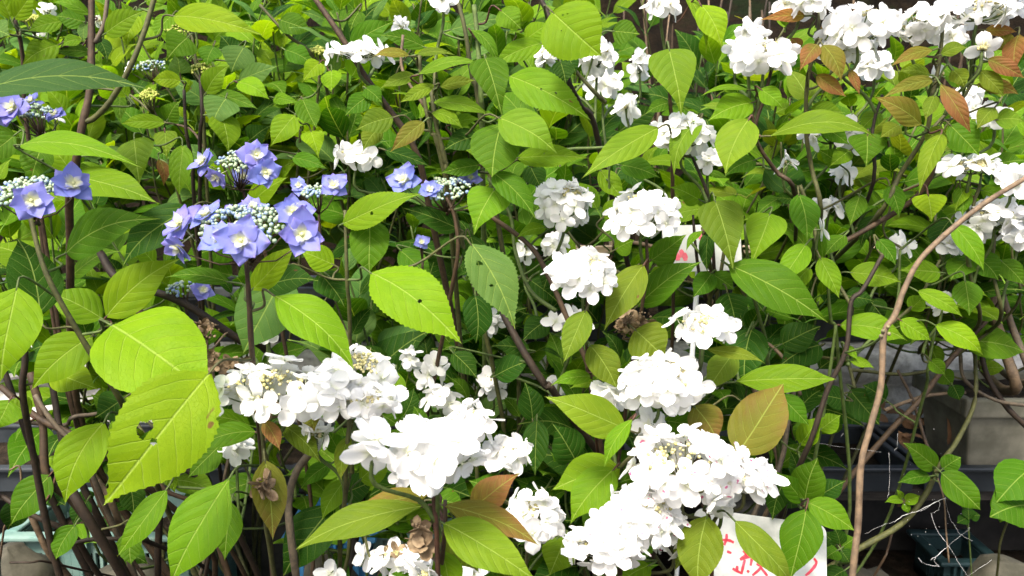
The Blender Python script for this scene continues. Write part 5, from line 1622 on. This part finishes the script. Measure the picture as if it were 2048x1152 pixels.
# grape-like serrated leaves at the right edge
p = Plant('serrated_weed', 'coarse serrated-leaved weed hanging in the dark gap below the cement pot', (1.02, 1.55, 0.0), 'weed')
p.stem(at((2060, 960, 1.2), (2030, 1010, 1.2), (2002, 1080, 1.22), (1995, 1140, 1.25)), .0016, .0022, 'olive')
for a in ((2070, 930, 1995, 1000, 80, 1.18, 'g'), (2055, 1010, 1985, 1030, 80, 1.17, 'g'), (2030, 985, 2000, 1045, 60, 1.19, 'g'), (2080, 1000, 2050, 1060, 60, 1.2, 'd')):
    p.leaf(*a, phi=.3, serr=.07, shape='r')
# low weed by the sign
p = Plant('young_weed', 'small lobed weed sprouting behind the red-lettered sign', (0.42, 1.22, 0.0), 'weed')
p.stem(at((1680, 1090, 1.05), (1682, 1130, 1.06), (1690, 1200, 1.1)), .0012, .0018, 'green')
for a in ((1675, 1095, 1645, 1065, 34, 1.04, 'd'), (1680, 1092, 1668, 1055, 30, 1.04, 'd'), (1682, 1095, 1710, 1075, 34, 1.04, 'g'), (1682, 1100, 1700, 1125, 30, 1.03, 'd'), (1676, 1100, 1652, 1115, 34, 1.03, 'g'), (1690, 1140, 1650, 1170, 40, 1.02, 'd')):
    p.leaf(*a, phi=.3, serr=.08, shape='r')
p = Plant('young_weed', 'small lobed weed in the dark gap below the crossing brown branches', (0.92, 1.56, 0.0), 'weed')
p.stem(at((1935, 1030, 1.5), (1938, 1070, 1.5), (1945, 1200, 1.55)), .0012, .0018, 'green')
for a in ((1935, 1010, 1915, 1000, 20, 1.5, 'd'), (1938, 1010, 1960, 1000, 20, 1.5, 'd'), (1936, 1015, 1938, 1040, 22, 1.5, 'd'), (1935, 1035, 1915, 1045, 20, 1.5, 'd'), (1940, 1035, 1960, 1030, 20, 1.5, 'd')):
    p.leaf(*a, phi=.3, serr=.09, shape='r')

# ---- cobweb threads
def z9(*q): return [P(1348 + x / 2.88, 752 + y / 2.88, 1.19) for x, y in q]
c0 = z9((1480, 800))[0]
web = empty('cobweb', c0)
tag(web, 'white dusty cobweb threads hanging from the branch in the dark gap', 'cobweb')
for q, r_ in ((((1270, 840), (1330, 800), (1400, 780), (1480, 740), (1570, 700)), .0007), (((1480, 790), (1510, 880), (1560, 950), (1600, 1010), (1690, 1152)), .0007), (((1610, 850), (1650, 910), (1720, 950)), .0005),
             (((1410, 1050), (1440, 1080), (1530, 1100)), .0007), (((1480, 1060), (1540, 1015), (1580, 980)), .0007), (((1400, 780), (1440, 770), (1520, 720), (1525, 770), (1480, 790)), .0004),
             (((1240, 440), (1242, 560), (1240, 640), (1230, 700)), .0004), (((1290, 330), (1285, 400), (1270, 430)), .0006), (((1540, 1015), (1500, 1060), (1530, 1100)), .0005), (((980, 330), (960, 350)), .0005),
             (((800, 380), (980, 410), (1200, 440)), .00025), (((1100, 910), (1200, 860), (1270, 840)), .00025), (((1560, 700), (1590, 820), (1620, 860)), .00035), (((1580, 980), (1700, 880), (1690, 880)), .0003), (((1690, 1152), (1830, 1060)), .0003)):
    c = catmull(z9(*q), 5)
    c = [x + rv() * .0004 for x in c]
    V, Fc = tube([x - c0 for x in c], [r_ * rng.uniform(.3, 1.3) * .4 for _ in c], None, 4)
    obj('thread', mesh('thread', V, Fc, M_WEB), web)
mb = MB()
for k in range(22):
    q = z9((rng.gauss(1480, 110), rng.gauss(700, 170)))[0] - c0
    mb.add(([v * rng.uniform(.0002, .0006) + q for v in IV], IF))
obj('dust_speck', mesh('dust_speck', mb.v, mb.f, M_WEB), web)['kind'] = 'stuff'

# ---- dead leaves lying in the tray before the ledge
DL = [leaf_mesh(1.0, .42, 12, 2, .02, sag=.2, fold=.4, wav=.05, shape='l', seed=900 + k) for k in range(3)]
for me_ in DL:
    me_.materials.clear(); me_.materials.append(M_LITTER)
for k in range(16):
    q = XZ(rng.uniform(1790, 1905), 850, 1.96)
    M = align(rv() * .5 + Vector((0, -.3, 1)), rng.uniform(0, 6.28), Vector((q.x, rng.uniform(1.86, 2.18), .345 + rng.uniform(0, .05))), rng.uniform(.05, .09))
    o = obj('dead_leaf', rng.choice(DL), None, M)
    tag(o, 'curled brown dead leaf lying between the cement pot and the ledge', 'dead leaf', 'dead leaves in the tray')

# ---- dry twigs standing before the dark bank
for k in range(26):
    x = rng.uniform(1180, 1560) if k < 16 else rng.uniform(-50, 2000)
    d = rng.uniform(2.3, 2.9)
    a = P(x, rng.uniform(-60, 40), d)
    pts = [a, Vector((a.x + rng.uniform(-.08, .08), a.y + .03, .9)), Vector((a.x + rng.uniform(-.1, .1), a.y + .05, 0.0))]
    V, Fc = tube(catmull(pts, 6), .003, rng.uniform(.006, .012), 6, .08)
    b0 = pts[-1]
    cc = STEMC[rng.choice(('grey', 'brown', 'tan', 'dark'))]
    o = obj('dry_stalk', mesh('dry_stalk', [v - b0 for v in V], Fc, M_STEM), loc=b0, color=cc)
    tag(o, 'thin dry upright stalk in front of the dark earth bank', 'stalk', 'dry stalks before the bank')
